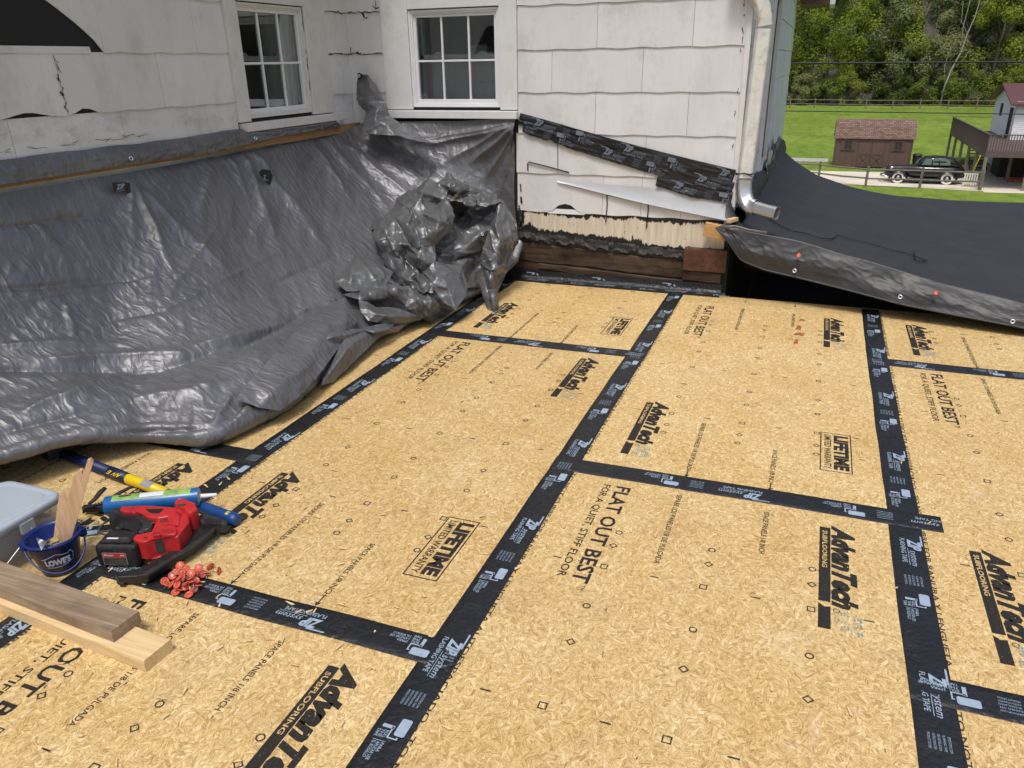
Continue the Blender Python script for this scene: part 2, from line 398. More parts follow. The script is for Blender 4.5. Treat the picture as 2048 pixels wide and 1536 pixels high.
GROM = simple('grommet_metal', (.62, .64, .66), .3, .8, .1, 60, 0)
HOLE = simple('dark_hole', (.008, .008, .008), .9, 0, 0, 10, 0)
CORD = simple('black_cord', (.012, .013, .016), .6, 0, .2, 100, .3, 300)
REDCAP = simple('red_cap', (.56, .095, .045), .42, 0, .15, 60, .1, 200)
STEEL = simple('steel', (.45, .46, .48), .32, .9, .1, 60, .05, 200)
ALU = simple('downspout_metal', (.70, .69, .65), .58, .0, .12, 12, .15, 60, dirt=((.33, .29, .22), .6))
ALUB = simple('bare_aluminium', (.62, .64, .66), .33, .75, .1, 12, .15, 60)
FLASH = simple('white_flashing', (.50, .53, .56), .35, .1, .06, 6, .15, 14)
# ---- tools
REDP = simple('red_plastic', (.47, .018, .022), .42, 0, .18, 30, .2, 260, dirt=((.22, .08, .06), .55))
REDD = simple('dark_red_plastic', (.30, .012, .016), .45, 0, .12, 30, .15, 260)
BLKP = simple('black_plastic', (.013, .013, .014), .42, 0, .3, 30, .3, 320, dirt=((.07, .065, .06), .35))
BLKR = simple('black_rubber', (.018, .018, .018), .62, 0, .3, 30, .4, 260, dirt=((.09, .08, .07), .3))
BLUEP = simple('blue_plastic', (.006, .022, .15), .30, 0, .15, 25, .05, 120)
BLUEM = simple('blue_tube', (.008, .11, .33), .3, 0, .12, 25, .05, 90)
BLUEH = simple('blue_grip', (.006, .05, .20), .45, 0, .15, 25, .1, 120)
BLUEN = simple('navy_grip', (.006, .018, .075), .45, 0, .15, 25, .1, 120)
YEL = simple('yellow_paint', (.72, .52, .01), .35, 0, .1, 25, .05, 90)
GREENL = simple('green_label', (.22, .40, .09), .4, 0, .35, 30, .05, 90)
WHITEP = simple('white_plastic', (.72, .73, .72), .38, 0, .05, 30, .05, 90)
LABELW = simple('white_print', (.62, .66, .72), .45, 0, .05, 30, 0)
LABELG = simple('label_grey', (.32, .33, .35), .4, 0, .2, 40, 0)
LABELR = simple('label_red', (.42, .02, .02), .4, 0, .1, 40, 0)
LABELK = simple('label_dark', (.05, .045, .035), .5, 0, .5, 90, 0)
def tub_mats():
    t = NT('tub_lid'); t.col((.38, .435, .48)); lid = t.set(.38, 0, .45, t.bump(t.noise(t.map(), 120, 3), .08, .002))
    t.b.inputs['Subsurface Weight'].default_value = .2; t.b.inputs['Subsurface Radius'].default_value = (.02, .02, .02)
    t = NT('tub_plastic'); t.col((.62, .65, .67)); m_ = t.set(.35, 0, .4)
    tr = t.N('ShaderNodeBsdfTransparent'); mx = t.N('ShaderNodeMixShader'); mx.inputs[0].default_value = .42
    t.L(tr.outputs[0], mx.inputs[1]); t.L(t.b.outputs[0], mx.inputs[2]); t.L(mx.outputs[0], t.out.inputs[0])
    return lid, m_
LID, TUB = tub_mats()
def glass_mat():
    t = NT('window_glass'); gl = t.N('ShaderNodeBsdfGlossy'); gl.inputs['Roughness'].default_value = .03; gl.inputs['Color'].default_value = (.9, .95, 1, 1)
    tr = t.N('ShaderNodeBsdfTransparent'); tr.inputs[0].default_value = (.72, .76, .76, 1)
    fr = t.N('ShaderNodeFresnel'); fr.inputs[0].default_value = 1.5
    mx = t.N('ShaderNodeMixShader'); t.L(t.math('ADD', fr.outputs[0], .11), mx.inputs[0]); t.L(tr.outputs[0], mx.inputs[1]); t.L(gl.outputs[0], mx.inputs[2]); t.L(mx.outputs[0], t.out.inputs[0])
    return t.m
GLASS = glass_mat()
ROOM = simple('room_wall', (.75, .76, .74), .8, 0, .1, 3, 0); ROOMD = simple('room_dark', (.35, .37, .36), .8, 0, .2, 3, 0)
# ---- far
def grass_mat():
    t = NT('grass'); P = t.map()
    n = t.noise(P, .12, 5, .6); f = t.noise(t.map((1, .35, 1)), 1.3, 6, .75)
    c = t.ramp(n, [(.3, (.14, .205, .028)), (.7, (.225, .30, .05))]); c = t.mix(t.ramp(f, [(.35, .75), (.65, 0)]), c, (.060, .110, .015))
    c = t.mix(t.ramp(t.noise(t.map((1, .4, 1), loc=(5, 5, 0)), .35, 6, .7), [(.5, 0), (.75, .55)]), c, (.21, .255, .07))
    mow = t.ramp(t.noise(t.map((.12, .8, 1)), 1, 2), [(.4, 0), (.6, .3)]); c = t.mix(mow, c, (.19, .28, .04)); t.col(c)
    return t.set(.9, 0, .1, t.bump(f, .6, .1))
GRASS = grass_mat()
CONC = simple('concrete', (.62, .56, .45), .85, 0, .14, .8, .2, 6); GRAVEL = simple('gravel', (.36, .35, .31), .9, 0, .25, 4, .5, 10)
def leaf_mat(name, a, b):
    t = NT(name); info = t.N('ShaderNodeObjectInfo'); n = t.noise(t.map(), .9, 5, .7)
    c = t.ramp(n, [(.3, a), (.7, b)]); c = t.mix(1.0, c, t.ramp(info.outputs['Random'], [(0, (.75, .85, .8)), (1, (1.15, 1.1, 1))]), 'MULTIPLY')
    t.col(c); m_ = t.set(.6, 0, .25)
    tl = t.N('ShaderNodeBsdfTranslucent'); t.L(c, tl.inputs[0]); mx = t.N('ShaderNodeMixShader'); mx.inputs[0].default_value = .5
    t.L(t.b.outputs[0], mx.inputs[1]); t.L(tl.outputs[0], mx.inputs[2]); t.L(mx.outputs[0], t.out.inputs[0]); return t.m
LEAFY = leaf_mat('leaf_yellow_green', (.21, .27, .028), (.42, .45, .07)); LEAFG = leaf_mat('leaf_green', (.125, .18, .03), (.27, .31, .06)); LEAFD = leaf_mat('leaf_dark', (.065, .10, .025), (.15, .19, .045)); LEAFGR = leaf_mat('leaf_grey_green', (.17, .21, .085), (.31, .335, .155))
BARK = simple('bark', (.10, .08, .06), .9, 0, .4, 6, .6, 30); BARKP = simple('pale_bark', (.34, .32, .28), .8, 0, .2, 3, .3, 30)
HILL = simple('hill_soil', (.075, .068, .055), .95, 0, .5, .25, .4, 2, dirt=((.04, .065, .02), .9))
FENCEW = simple('fence_wood', (.16, .135, .11), .85, 0, .3, 4, .3, 30)
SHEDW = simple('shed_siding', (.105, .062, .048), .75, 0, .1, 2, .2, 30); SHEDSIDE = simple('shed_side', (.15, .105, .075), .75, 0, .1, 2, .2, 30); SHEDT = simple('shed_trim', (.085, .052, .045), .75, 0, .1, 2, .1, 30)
def shingle_roof_mat():
    t = NT('roof_shingles'); br = t.N('ShaderNodeTexBrick'); X, Y, Z = t.xyz(); cb = t.N('ShaderNodeCombineXYZ'); t.L(X, cb.inputs[0]); t.L(t.math('MULTIPLY', Z, 1.3), cb.inputs[1]); t.L(cb.outputs[0], br.inputs['Vector'])
    br.inputs['Color1'].default_value = (.15, .088, .070, 1); br.inputs['Color2'].default_value = (.235, .165, .135, 1); br.inputs['Mortar'].default_value = (.06, .036, .03, 1); br.inputs['Scale'].default_value = 1.0
    br.inputs['Brick Width'].default_value = .28; br.inputs['Row Height'].default_value = .14; br.inputs['Mortar Size'].default_value = .012
    t.col(br.outputs['Color']); return t.set(.9, 0, .2, t.bump(br.outputs['Fac'], -.5, .02))
SHINGLE = shingle_roof_mat()
CARP = simple('car_paint', (.008, .008, .010), .16, 0, .2, 2, 0, spec=.7); TYRE = simple('tyre_rubber', (.015, .015, .015), .8, 0, .1, 5, 0); WHITEW = simple('whitewall', (.70, .68, .62), .6, 0, .05, 5, 0); CHROME = simple('chrome', (.65, .66, .68), .18, 1, .05, 5, 0)
def carglass():
    t = NT('car_glass'); t.col((.12, .17, .16)); return t.set(.06, 0, .8)
CARG = carglass()
DECKW = simple('brown_deck_stain', (.105, .075, .066), .7, 0, .2, 3, .1, 30); DECKP = simple('grey_post_wood', (.20, .17, .14), .8, 0, .3, 3, .2, 30)
HWHITE = simple('white_clapboard', (.72, .73, .73), .6, 0, .05, 2, 0); REDROOF = simple('red_metal_roof', (.115, .045, .042), .5, .1, .1, 2, 0); DARKIN = simple('dark_interior', (.03, .028, .025), .9, 0, .3, 2, 0)
ORANGE = simple('orange_paint', (.40, .07, .02), .5, 0, .1, 4, 0); BINP = simple('dark_bin', (.02, .022, .024), .5, 0, .1, 4, 0); BROWNF = simple('brown_soffit', (.10, .055, .035), .7, 0, .15, 3, .1, 20)
# ================================================================== roof deck
PW, PL, YEND = 1.2192, 2.4384, 3.47
deck = thing('roof_deck', 'flat roof deck of tan strand board panels joined by black taped seams', 'deck', (1.2, 0, 0))
RX, RY = Vector((0, -1, 0)), Vector((1, 0, 0))       # panel print reads towards the viewer
def panel_print(X0, Y0, panel, ymax):
    mk = MB(); Z = .0006
    def at(u, v, dz=0): return Vector((X0+u, Y0+v, Z+dz))
    def ok(v): return Y0+v < ymax-.03
    def tx(nm, s, u, v0, v1, h, shear=0, bold=0, mat=None):
        if ok(v0):
            b = MB(); put_text(b, s, at(u, v0), RX, RY, v0-v1, h, shear, bold); b.build(nm, mat or INKL, panel)
    def arrow(u, v, s):
        if ok(v): quad2(mk, at(u, v), RX, RY, *sorted((s*.012, s*.05))[:1], -.0025, sorted((s*.012, s*.05))[1], .0025); poly2(mk, at(u, v, .0001), RX, RY, [(0, 0), (s*.022, -.012), (s*.016, 0), (s*.022, .012)])
    # far end
    tx('slogan_print', 'FLAT OUT BEST', .236, 2.335, 1.725, .052, 0, .022, INK); tx('mark_print', 'TM', .27, 1.715, 1.69, .016)
    tx('small_print', 'FOR A QUIET, STIFF FLOOR', .186, 2.333, 1.735, .026, 0, .012, INK)
    for (u, v0, v1, s) in ((.458, 2.345, 1.90, 'SEPARE LOS PANELES 1/8 DE PULGADA'), (.766, 2.33, 2.065, 'SPACE PANELS 1/8 INCH')):
        tx('spacing_print', s, u, v0, v1, .018, 0, .014); arrow(u+.009, 2.43, 1)
    def logo(u, v0, ub):
        if not ok(v0): return
        L = .455; rnd = random.Random(int(1e4*(u+v0)))
        tx('logo_print', 'AdvanTech', u, v0, v0-L, .064, .32, .06, INK)
        ring2(mk, at(u+.008, v0-L-.014), RX, RY, (0, 0), .010, .003, 10)
        a = at(ub, v0-.02); big = MB()       # the bar, its word left bare
        quad2(big, a, RX, RY, 0, 0, .31, .034); quad2(big, a, RX, RY, .31, 0, .415, .034); poly2(big, a, RX, RY, [(.425, 0), (.54, 0), (.54, .034), (.435, .034), (.440, .017)])
        big.build('print_bar', INK, panel)
        fw = MB(); put_text(fw, 'SUBFLOORING', a+RX*.022+RY*.0095+Vector((0, 0, .0005)), RX, RY, .218, .0145, 0, .02); fw.build('bar_lettering', OSB, panel)
        blue = MB()
        for k in range(9):
            for r in range(3):
                if rnd.random() < .35: continue
                uu = u+.002+.0085*k; vv = v0-L-.012-.030*r-rnd.uniform(0, .008)-.012*(k > 4); l = rnd.uniform(.012, .026)
                poly2(blue, at(uu, vv, .0002), RX, RY, [(0, 0), (l, rnd.uniform(-.002, .002)), (l+.002, rnd.uniform(.003, .007)), (.002, .005)])
        blue.build('blue_print', BLUEINK, panel, kind='stuff')
    logo(.992, 2.315, .95); logo(.225, .722, .182)
    if ok(.63):
        o = at(.945, .628); Lb, Wb, t_ = .352, .12, .0045; b = MB()
        n0 = len(b.v); b.add([o+RX*x+RY*y for x, y in ((0, 0), (Lb, 0), (Lb, Wb), (0, Wb), (t_, t_), (Lb-t_, t_), (Lb-t_, Wb-t_), (t_, Wb-t_))], [(0, 1, 5, 4), (1, 2, 6, 5), (2, 3, 7, 6), (3, 0, 4, 7)]); b.build('warranty_frame', INK, panel)
        tx('warranty_print', 'LIFETIME', .945+.056, .608, .296, .05, 0, .055, INK); tx('small_print', 'LIMITED WARRANTY', .945+.017, .608, .296, .026, 0, .018)
    for (u, v0, v1, s) in ((.458, .556, .10, 'SEPARE LOS PANELES 1/8 DE PULGADA'), (.766, .393, .10, 'SPACE PANELS 1/8 INCH')):
        tx('spacing_print', s, u, v0, v1, .018, 0, .014); arrow(u+.009, .05, -1)
    # fastener marks: circle every 16 in, diamond every 19.2 in, square every 24 in
    for u in (.314, .623, .931):
        for n_ in range(1, 6):
            for st, kind in ((.4064, 'c'), (.4877, 'd'), (.6096, 's')):
                v = st*n_
                if v > 2.40 or not ok(v) or (kind == 'c' and n_ == 3): continue
                if kind == 'c': ring2(mk, at(u, v, .0003), RX, RY, (0, 0), .0128, .0042, 8)
                if kind == 'd': ring2(mk, at(u, v, .0003), RX, RY, (0, 0), .0150, .0054, 4)
                if kind == 's': ring2(mk, at(u, v, .0003), RX, RY, (0, 0), .0168, .0052, 4, math.pi/4)
    for u in (.158, .473, .775, 1.085):
        for v in (.6096, 1.2192, 1.829):
            if ok(v): quad2(mk, at(u, v), RX, RY, -.0026, -.013, .0026, .015)
    rnd = random.Random(int(1000*(X0+Y0*3)))
    for k in range(26):                              # smudges, slips of the stencil, saw nicks
        u, v = rnd.uniform(.1, 1.15), rnd.uniform(.1, 2.3)
        if ok(v+.05): poly2(mk, at(u, v), RX, RY, [(0, 0), (rnd.uniform(.004, .022), rnd.uniform(-.004, .004)), (rnd.uniform(.004, .020), rnd.uniform(.001, .004))])
    mk.build('stencil_marks', INKL, panel, kind='stuff')
    if ok(.3): tx('edge_print', 'TO NOT CUBRE FOR RANURA Y LENGUETA AUTOESPACIADO - TO NOT CUBRE FOR RANURA Y LENGUETA', .0475, min(2.38, ymax-Y0-.05), .1, .015, 0, .016)
COLS = {-1: (-1.927, .511, 2.949), 0: (-2.70, -.26, 2.178), 1: (-1.565, .873, 3.311), 2: (-2.40, .038, 2.476), 3: (-1.4, 1.05)}
for c, ys in COLS.items():
    for y0 in ys:
        y1 = min(y0+PL, YEND); X0 = c*PW
        p = MB().box((X0+.0016, y0+.0016, -.018), (X0+PW-.0016, y1-.0016, 0)).build('floor_panel', OSB, deck)
        panel_print(X0, y0, p, y1)
MB().box((-1.21, -2.9, -.26), (4.87, 3.46, -.02)).build('deck_framing', BEAMD, deck)
st = MB()
for (px, py, l, w_) in ((1597, 655, .05, .016), (1598, 668, .03, .03), (1592, 683, .05, .012), (1604, 640, .02, .02)):
    o = gz(px, py, .0008); poly2(st, o, (1, 0, 0), (0, 1, 0), [(-w_, -l), (0, -l*.7), (w_*.8, -l), (w_, l*.6), (0, l), (-w_*.7, l*.4)])
st.build('rust_stain', RUSTINK, deck, kind='stuff')
# splinters, chips and sawdust crumbs left on the panels
dm = MB(); rr = random.Random(17)
for k in range(190):
    if k < 110: x, y = rr.gauss(.35, .45), rr.gauss(-.25, .35)
    else: x, y = rr.uniform(-.1, 3.3), rr.uniform(-.8, 3.3)
    if x < -.2 and y > .3: continue
    L, w_, a = rr.uniform(.004, .018), rr.uniform(.0015, .004), rr.uniform(0, 6.28); c, s = math.cos(a), math.sin(a); z0 = .005
    P = [(-L, -w_), (L*.7, -w_*.6), (L, w_*.3), (-L*.6, w_)]; V = [Vector((x+c*p-s*q, y+s*p+c*q, z0+h)) for h in (0, .0022) for p, q in P]
    dm.add(V, [(3, 2, 1, 0), (4, 5, 6, 7), (0, 1, 5, 4), (1, 2, 6, 5), (2, 3, 7, 6), (3, 0, 4, 7)])
tag(dm.build('wood_chips', PINE), 'small pale wood chips and splinters scattered over the deck panels', 'wood chips', kind='stuff')
# ---- seam tapes
TW = .0515
def tape_unit(mb, o, xd, yd, rng):
    """one repeat of the print; o on the tape's centre line, reading along xd"""
    o = Vector(o)
    put_text(mb, 'ZIP', o+xd*.0+yd*.002, xd, yd, .062, .036, .28, .045); put_text(mb, 'system', o+xd*.066+yd*.004, xd, yd, .088, .021, .25, .0)
    poly2(mb, o, xd, yd, [(-.03, .040), (.030, .040), (.033, .045), (-.028, .045)]); quad2(mb, o, xd, yd, .055, -.0025, .152, -.0008)
    put_text(mb, 'FLASHING TAPE', o+yd*-.022, xd, yd, .14, .0145, 0, .006)
    q = o+xd*.30
    poly2(mb, q, xd, yd, [(0, .012), (.004, .008), (.050, .008), (.054, .012), (.054, .032), (.050, .036), (.004, .036), (0, .032)])
    quad2(mb, q, xd, yd, .058, .02, .062, .024); quad2(mb, q, xd, yd, .062, -.004, .066, .024); quad2(mb, q, xd, yd, .03, -.004, .062, .0); quad2(mb, q, xd, yd, .028, -.03, .038, .002)
    for i, s in enumerate(('ROLL', 'THE', 'TAPE')): put_text(mb, s, q+xd*.045+yd*(-.014-.011*i), xd, yd, .024, .0085, 0, .01)
    for i, s in enumerate(('PARA', 'APLICAR USE', 'EL RODILLO')): put_text(mb, s, q+xd*.082+yd*(-.008-.011*i), xd, yd, (.028, .055, .05)[i], .0085, 0, .01)
    quad2(mb, q, xd, yd, .077, -.032, .0785, .0)
    for i in range(5): put_text(mb, ('ZIPSYSTEM.COM', 'FLASHING TAPE', 'SEE INSTALLATION', 'INSTRUCTIONS FOR', 'PRODUCT DETAILS')[i], q+xd*-.09+yd*(.02-.011*i), xd, yd, .05, .006, 0, .0)
def tape_strip(a, b, z, xd, phase, width=TW, label=None, seed=0):
    """a to b on the deck (metres); xd the reading direction; phase: where along the strip a ZIP starts"""
    a = Vector((*a, z)); b = Vector((*b, z)); L = (b-a).length; d = (b-a)/L; s = Vector((0, 0, 1)).cross(d)
    n = max(8, int(L/.03)); P = []; rng = random.Random(seed)
    for i in range(n+1):
        t = L*i/n; wob = .0045*noise.noise(Vector((t*3, seed*5.1, 0)))
        row = []
        for k, q in enumerate((-1, -.98, -.5, 0, .5, .98, 1)):
            h = .0012*max(0, noise.noise(Vector((t*9, q*2, seed*3.3)))) if abs(q) < .97 else 0
            row.append(a + d*t + s*(q*width+wob) + Vector((0, 0, h if abs(q) < 1 else -.0010)))
        P.append(row)
    o = MB().grid(P).build('flashing_tape', TAPE, deck, label)
    xd = Vector(xd); yd = Vector((0, 0, 1)).cross(xd); pm = MB()
    k = -20
    while k < 20:
        c = a + d*(phase + k*.646)
        t0 = (c-a).dot(d); lo, hi = (-.05, L) if xd.dot(d) > 0 else (0, L+.05)
        k += 1
        t1 = t0 + .46*xd.dot(d)
        if min(t0, t1) < -.25 or max(t0, t1) > L+.25: continue
        un = MB(); tape_unit(un, c+Vector((0, 0, .0016)), xd, yd, rng)
        for f in un.f:     # keep only what lies on the strip
            ts = [(Vector(un.v[i])-a).dot(d) for i in f]
            if min(ts) > .003 and max(ts) < L-.003: pm.add([un.v[i] for i in f], [list(range(len(f)))])
    if pm.f: pm.build('tape_print', TPRINT, o, kind='stuff')
    return o
DY = (0, -1, 0); DX = (-1, 0, 0)
tape_strip((0, -2.6), (0, 3.42), .0016, DY, 2.6+2.03, seed=1)
tape_strip((PW, -2.6), (PW, 3.44), .0016, DY, 2.6+1.09, seed=2)
tape_strip((2*PW, -2.5), (2*PW, 3.44), .0016, DY, 2.5+.74, seed=3)
tape_strip((3*PW, -2.0), (3*PW, 3.44), .0016, DY, .3, seed=4)
tape_strip((-1.19, .511), (.03, .511), .0030, DX, .95, seed=5)
tape_strip((-.03, -.262), (PW+.045, -.262), .0030, DX, .87, seed=6)
tape_strip((-.03, 2.178), (PW+.045, 2.178), .0030, DX, .70, seed=7)
tape_strip((PW-.05, .873), (2*PW+.12, .873), .0030, DX, .80, seed=8)
tape_strip((2*PW-.05, .038), (3*PW+.04, .038), .0030, DX, .46, seed=9)
tape_strip((2*PW-.05, 2.476), (3*PW+.04, 2.476), .0030, DX, .28, seed=10)
tape_strip((-1.19, 2.949), (.03, 2.949), .0030, DX, .5, seed=11)
tape_strip((3*PW-.05, 1.05), (4*PW, 1.05), .0030, DX, .5, seed=12)
# short scrap lengths in the tool corner
tape_strip((-.62, -.42), (.02, .02), .0046, (-.824, -.567, 0), .2, .022, seed=13)
# wall tape: half on the deck, half turned up the beam
P = []
for i in range(90):
    x = -.35+1.86*i/89; wv = .006*noise.noise(Vector((x*5, 3, 0))); cr = .004*noise.noise(Vector((x*17, 1, 4)))
    P.append([Vector((x, 3.425+wv, .0032)), Vector((x, 3.47, .006)), Vector((x, 3.517+cr, .010)), Vector((x, 3.522+cr, .035)), Vector((x, 3.522-cr, .066+wv))])
wt = MB().grid(P).build('flashing_tape', TAPE, deck)
pm = MB()
for k, x in enumerate((.02, .52, 1.02)):
    un = MB(); tape_unit(un, Vector((x+.12, 3.47, .0)), Vector((1, 0, 0)), Vector((0, 1, 0)), random)
    V = [(p[0], min(p[1], 3.5)+0*p[1] if p[1] < 3.49 else 3.514, .0095 if p[1] < 3.49 else .02+(p[1]-3.49)*1.2) for p in un.v]
    for f in un.f:
        vv = [V[i] for i in f]
        if max(p[1] for p in vv) < 3.49 or min(p[1] for p in vv) > 3.5: pm.add(vv, [list(range(len(f)))])
pm.build('tape_print', TPRINT, wt, kind='stuff')
# ================================================================== old house
XA, YB, XC = -1.25, 3.55, 1.535          # wall planes: A faces +X, B faces -Y, C faces +X
house = thing('old_house', 'old white house with wide shingle siding, peeling trim and two six-pane windows', 'house', (0, 3.9, 0))
ZT = 2.75
# sheathing behind the siding; window openings are left out of it
def wall_panel(mb, fn, a0, a1, z0, z1, holes):
    """fn(a, z, d) -> point; d is depth outwards"""
    As = sorted({a0, a1, *[h[0] for h in holes], *[h[1] for h in holes]}); Zs = sorted({z0, z1, *[h[2] for h in holes], *[h[3] for h in holes]})
    for i in range(len(As)-1):
        for j in range(len(Zs)-1):
            am, zm = (As[i]+As[i+1])/2, (Zs[j]+Zs[j+1])/2
            if any(h[0] < am < h[1] and h[2] < zm < h[3] for h in holes): continue
            c = [fn(As[i], Zs[j], 0), fn(As[i+1], Zs[j], 0), fn(As[i+1], Zs[j+1], 0), fn(As[i], Zs[j+1], 0)]
            mb.add(c, [(0, 1, 2, 3)])
fA = lambda a, z, d: Vector((XA+d, a, z)); fB = lambda a, z, d: Vector((a, YB-d, z)); fC = lambda a, z, d: Vector((XC+d, a, z))
WA = (2.36, 2.955, 1.222, 1.795); WBo = (-.720, -.112, 1.226, 1.785); WCo = (5.45, 6.15, .62, 1.95)
mb = MB(); wall_panel(mb, fA, -3.2, YB, -.2, ZT, [(WA[0]-.03, WA[1]+.03, WA[2]-.03, WA[3]+.03)]); mb.build('wall', FELT, house, 'black felt under the siding, bare at the broken corner')
mb = MB(); wall_panel(mb, fB, XA, XC, .0, ZT, [(WBo[0]-.03, WBo[1]+.03, WBo[2]-.03, WBo[3]+.03)]); mb.build('wall', FELT, house)
mb = MB(); wall_panel(mb, fC, YB+.002, 9.8, -6, ZT, [(WCo[0], WCo[1], WCo[2], WCo[3])]); mb.build('wall', FELT, house)
# roof far above, with eaves
mb = MB(); mb.box((-8, -3.4, ZT), (XA+.35, 10.1, ZT+.15)); mb.box((XA+.35, YB-.35, ZT), (XC+.35, 10.1, ZT+.15)); mb.build('roof', BROWNF, house)
mb = MB().box((-8, 9.75, -6), (XC, 9.8, ZT)); mb.build('wall', HWHITE, house)
mb = MB(); mb.box((1.60, 9.45, 2.075), (1.93, 10.3, 2.19)); mb.build('soffit', BROWNF, house); mb = MB(); mb.box((1.93, 9.42, 2.065), (1.99, 10.35, 2.26)); mb.box((1.60, 9.42, 2.19), (1.93, 10.35, 2.24)); mb.build('eave_fascia', TRIM, house)
# dark rooms behind the panes
def inbox(x0, y0, z0, x1, y1, z1, nm, mat):
    b = MB().box((x0, y0, z0), (x1, y1, z1)); b.f = [f[::-1] for f in b.f]; return b
bx = MB(); d_ = 2.2
for f in [(0,3,2,1),(4,5,6,7),(1,2,6,5),(2,3,7,6),(3,0,4,7)]: pass
def room(vs, skip, name, mat):
    m_ = MB(); x0, y0, z0, x1, y1, z1 = vs
    v = [(x0,y0,z0),(x1,y0,z0),(x1,y1,z0),(x0,y1,z0),(x0,y0,z1),(x1,y0,z1),(x1,y1,z1),(x0,y1,z1)]
    F = {'d': (0,1,2,3), 'u': (4,7,6,5), 'S': (0,4,5,1), 'E': (1,5,6,2), 'N': (2,6,7,3), 'W': (3,7,4,0)}
    m_.add(v, [F[k] for k in F if k != skip]); return m_.build(name, mat, house)
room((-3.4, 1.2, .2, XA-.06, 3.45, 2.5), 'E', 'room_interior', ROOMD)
room((-1.2, YB+.06, .2, .6, 5.6, 2.5), 'S', 'room_interior', ROOM)
# ---- siding shingles
ROWS = [1.553+.2655*3, 1.553+.2655*2, 1.553+.2655, 1.553, 1.553-.2655, 1.553-.531, 1.553-.7965, 1.553-1.062]   # lower edge of each course
EXPO = .2655
def shingle(fn, a0, a1, zb, ztop, seed, low=None, wave=True, under=.0):
    """one wide shingle with a wavy lower edge; low(a) overrides the lower edge"""
    n = 14; T = []; B = []
    g = .0011
    for i in range(n+1):
        a = a0+g+(a1-a0-2*g)*i/n
        z = zb + (0.0032*math.sin(a*2*math.pi/.27) + .0022*noise.noise(Vector((a*9, zb*3, 0)))) if wave else zb
        if low: z = low(a, z)
        B.append((a, z)); T.append((a, max(ztop, z+.004)))
    V = []; F = []
    dT, dB, th = .003, .0105, .0055
    for (a, z), (a2, z2) in zip(T, B):
        k = (ztop-z2)/max(.05, ztop-zb) ; dd = dT+(dB-dT)*min(1, max(0, k))
        V += [fn(a, z, dT), fn(a2, z2, dd), fn(a2, z2, dd-th)]
    for i in range(n):
        o = 3*i; F += [(o, o+1, o+4, o+3), (o+1, o+2, o+5, o+4)]
    V += [fn(T[0][0], T[0][1], 0), fn(T[-1][0], T[-1][1], 0)]; e = 3*n
    F += [(0, len(V)-2, 2, 1), (e, e+1, e+2, len(V)-1)]
    return MB().add(V, F)
def course(fn, a0, a1, zb, ztop, j0, step=.6085, low=None):
    js = [a0]; j = j0
    while j < a1-.04:
        if j > a0+.04: js.append(j)
        j += step
    js.append(a1)
    for p, q in zip(js, js[1:]): shingle(fn, p, q, zb, ztop, 0, low).build('siding_shingle', SIDING, house)
cA = (2.222, 3.232, 1.12, 1.97); cB = (-.965, .048, 1.12, 1.95)      # outside of the casings
def cut_A(a, z):                               # the broken corner: a long curve rising to the left
    return max(z, 1.548+ (.30*max(0, (1.336-a)/.40)**.75)) if a < 1.336 else z
def chip_A(a, z):                              # two bites out of the next course's edge
    return z + .022*math.exp(-((a-1.60)/.035)**2)*0 + .020*math.exp(-((a-.84)/.10)**2) - 0 + .024*math.exp(-((a-1.16)/.05)**2)
for k, zb in enumerate(ROWS[:7]):
    zt = zb+EXPO+.002
    lows = {3: cut_A, 4: chip_A}.get(k)
    off = 1.36 if k % 2 else 1.055
    if zb > 1.0:
        if k == 3:
            shingle(fA, .70, 1.336+.0, 1.548, zt+.12, 0, cut_A).build('siding_shingle', SIDING, house, 'broken shingle with a long curved edge'); course(fA, 1.336, cA[0], zb, zt, 1.97)
            shingle(fA, -3.0, .70, zb+.26, zt, 0).build('siding_shingle', SIDING, house)
            shingle(fA, .2, 1.262, 1.553-.004, 1.553+.026, 0, None, False).build('siding_shingle', SIDING, house, 'narrow strip left of a broken shingle')
        else: course(fA, -3.0, cA[0] if zb < cA[3] else YB, zb, zt, off-.6085*7, low=lows)
        if zb < cA[3]: course(fA, cA[1], YB-.012, zb, zt, 9)
    else: course(fA, -3.0, YB-.012, zb, zt, off-.6085*7)
# wall B, right of its window and the sliver in the inner corner
def hole_B(a, z): return z + (.062*math.exp(-(((a-.395)/.095)**4)) if .25 < a < .545 else 0)*max(0, 1-abs((a-.40)/.16)**1.6)
for k, zb in enumerate(ROWS):
    zt = zb+EXPO+.002; off = .11+.6085*.5*(k % 2)
    if zb > 1.0:
        if zb < cB[3]: course(fB, XA+.012, cB[0], zb, zt, 9)
        else: course(fB, XA+.012, cB[1], zb, zt, off-1.8)
        course(fB, cB[1], XC-.004, zb, zt, off+.18)
    elif k == 6: course(fB, .03, XC-.004, zb, zt, .335, .6085)
    else: course(fB, .035, XC-.004, zb, zt, .66, .27, low=hole_B)
shingle(fB, .262, .535, .482, .522, 0, None, False).build('siding_shingle', SIDING, house, 'strip of older siding showing in the notch')
# wall C
for k in range(-2, 10):
    zb = 1.553+.2655*3-.2655*k
    if zb < .40: continue
    course(fC, YB, WCo[0]-.10, zb, zb+EXPO+.002, 3.9+.3*(k % 2))
    if zb > WCo[3] or zb < WCo[2]-.3: course(fC, WCo[0]-.1, WCo[1]+.1, zb, zb+EXPO+.002, 9)
    course(fC, WCo[1]+.10, 9.79, zb, zb+EXPO+.002, 6.5+.3*(k % 2))
# corner board and inner corner bead
MB().bevbox((XC-.020, YB-.016, .46), (XC+.014, YB+.012, ZT), .003).build('corner_bead', TRIM, house)
MB().bevbox((XA-.0, YB-.014, .9), (XA+.014, YB, ZT), .003).build('corner_bead', TRIM, house)
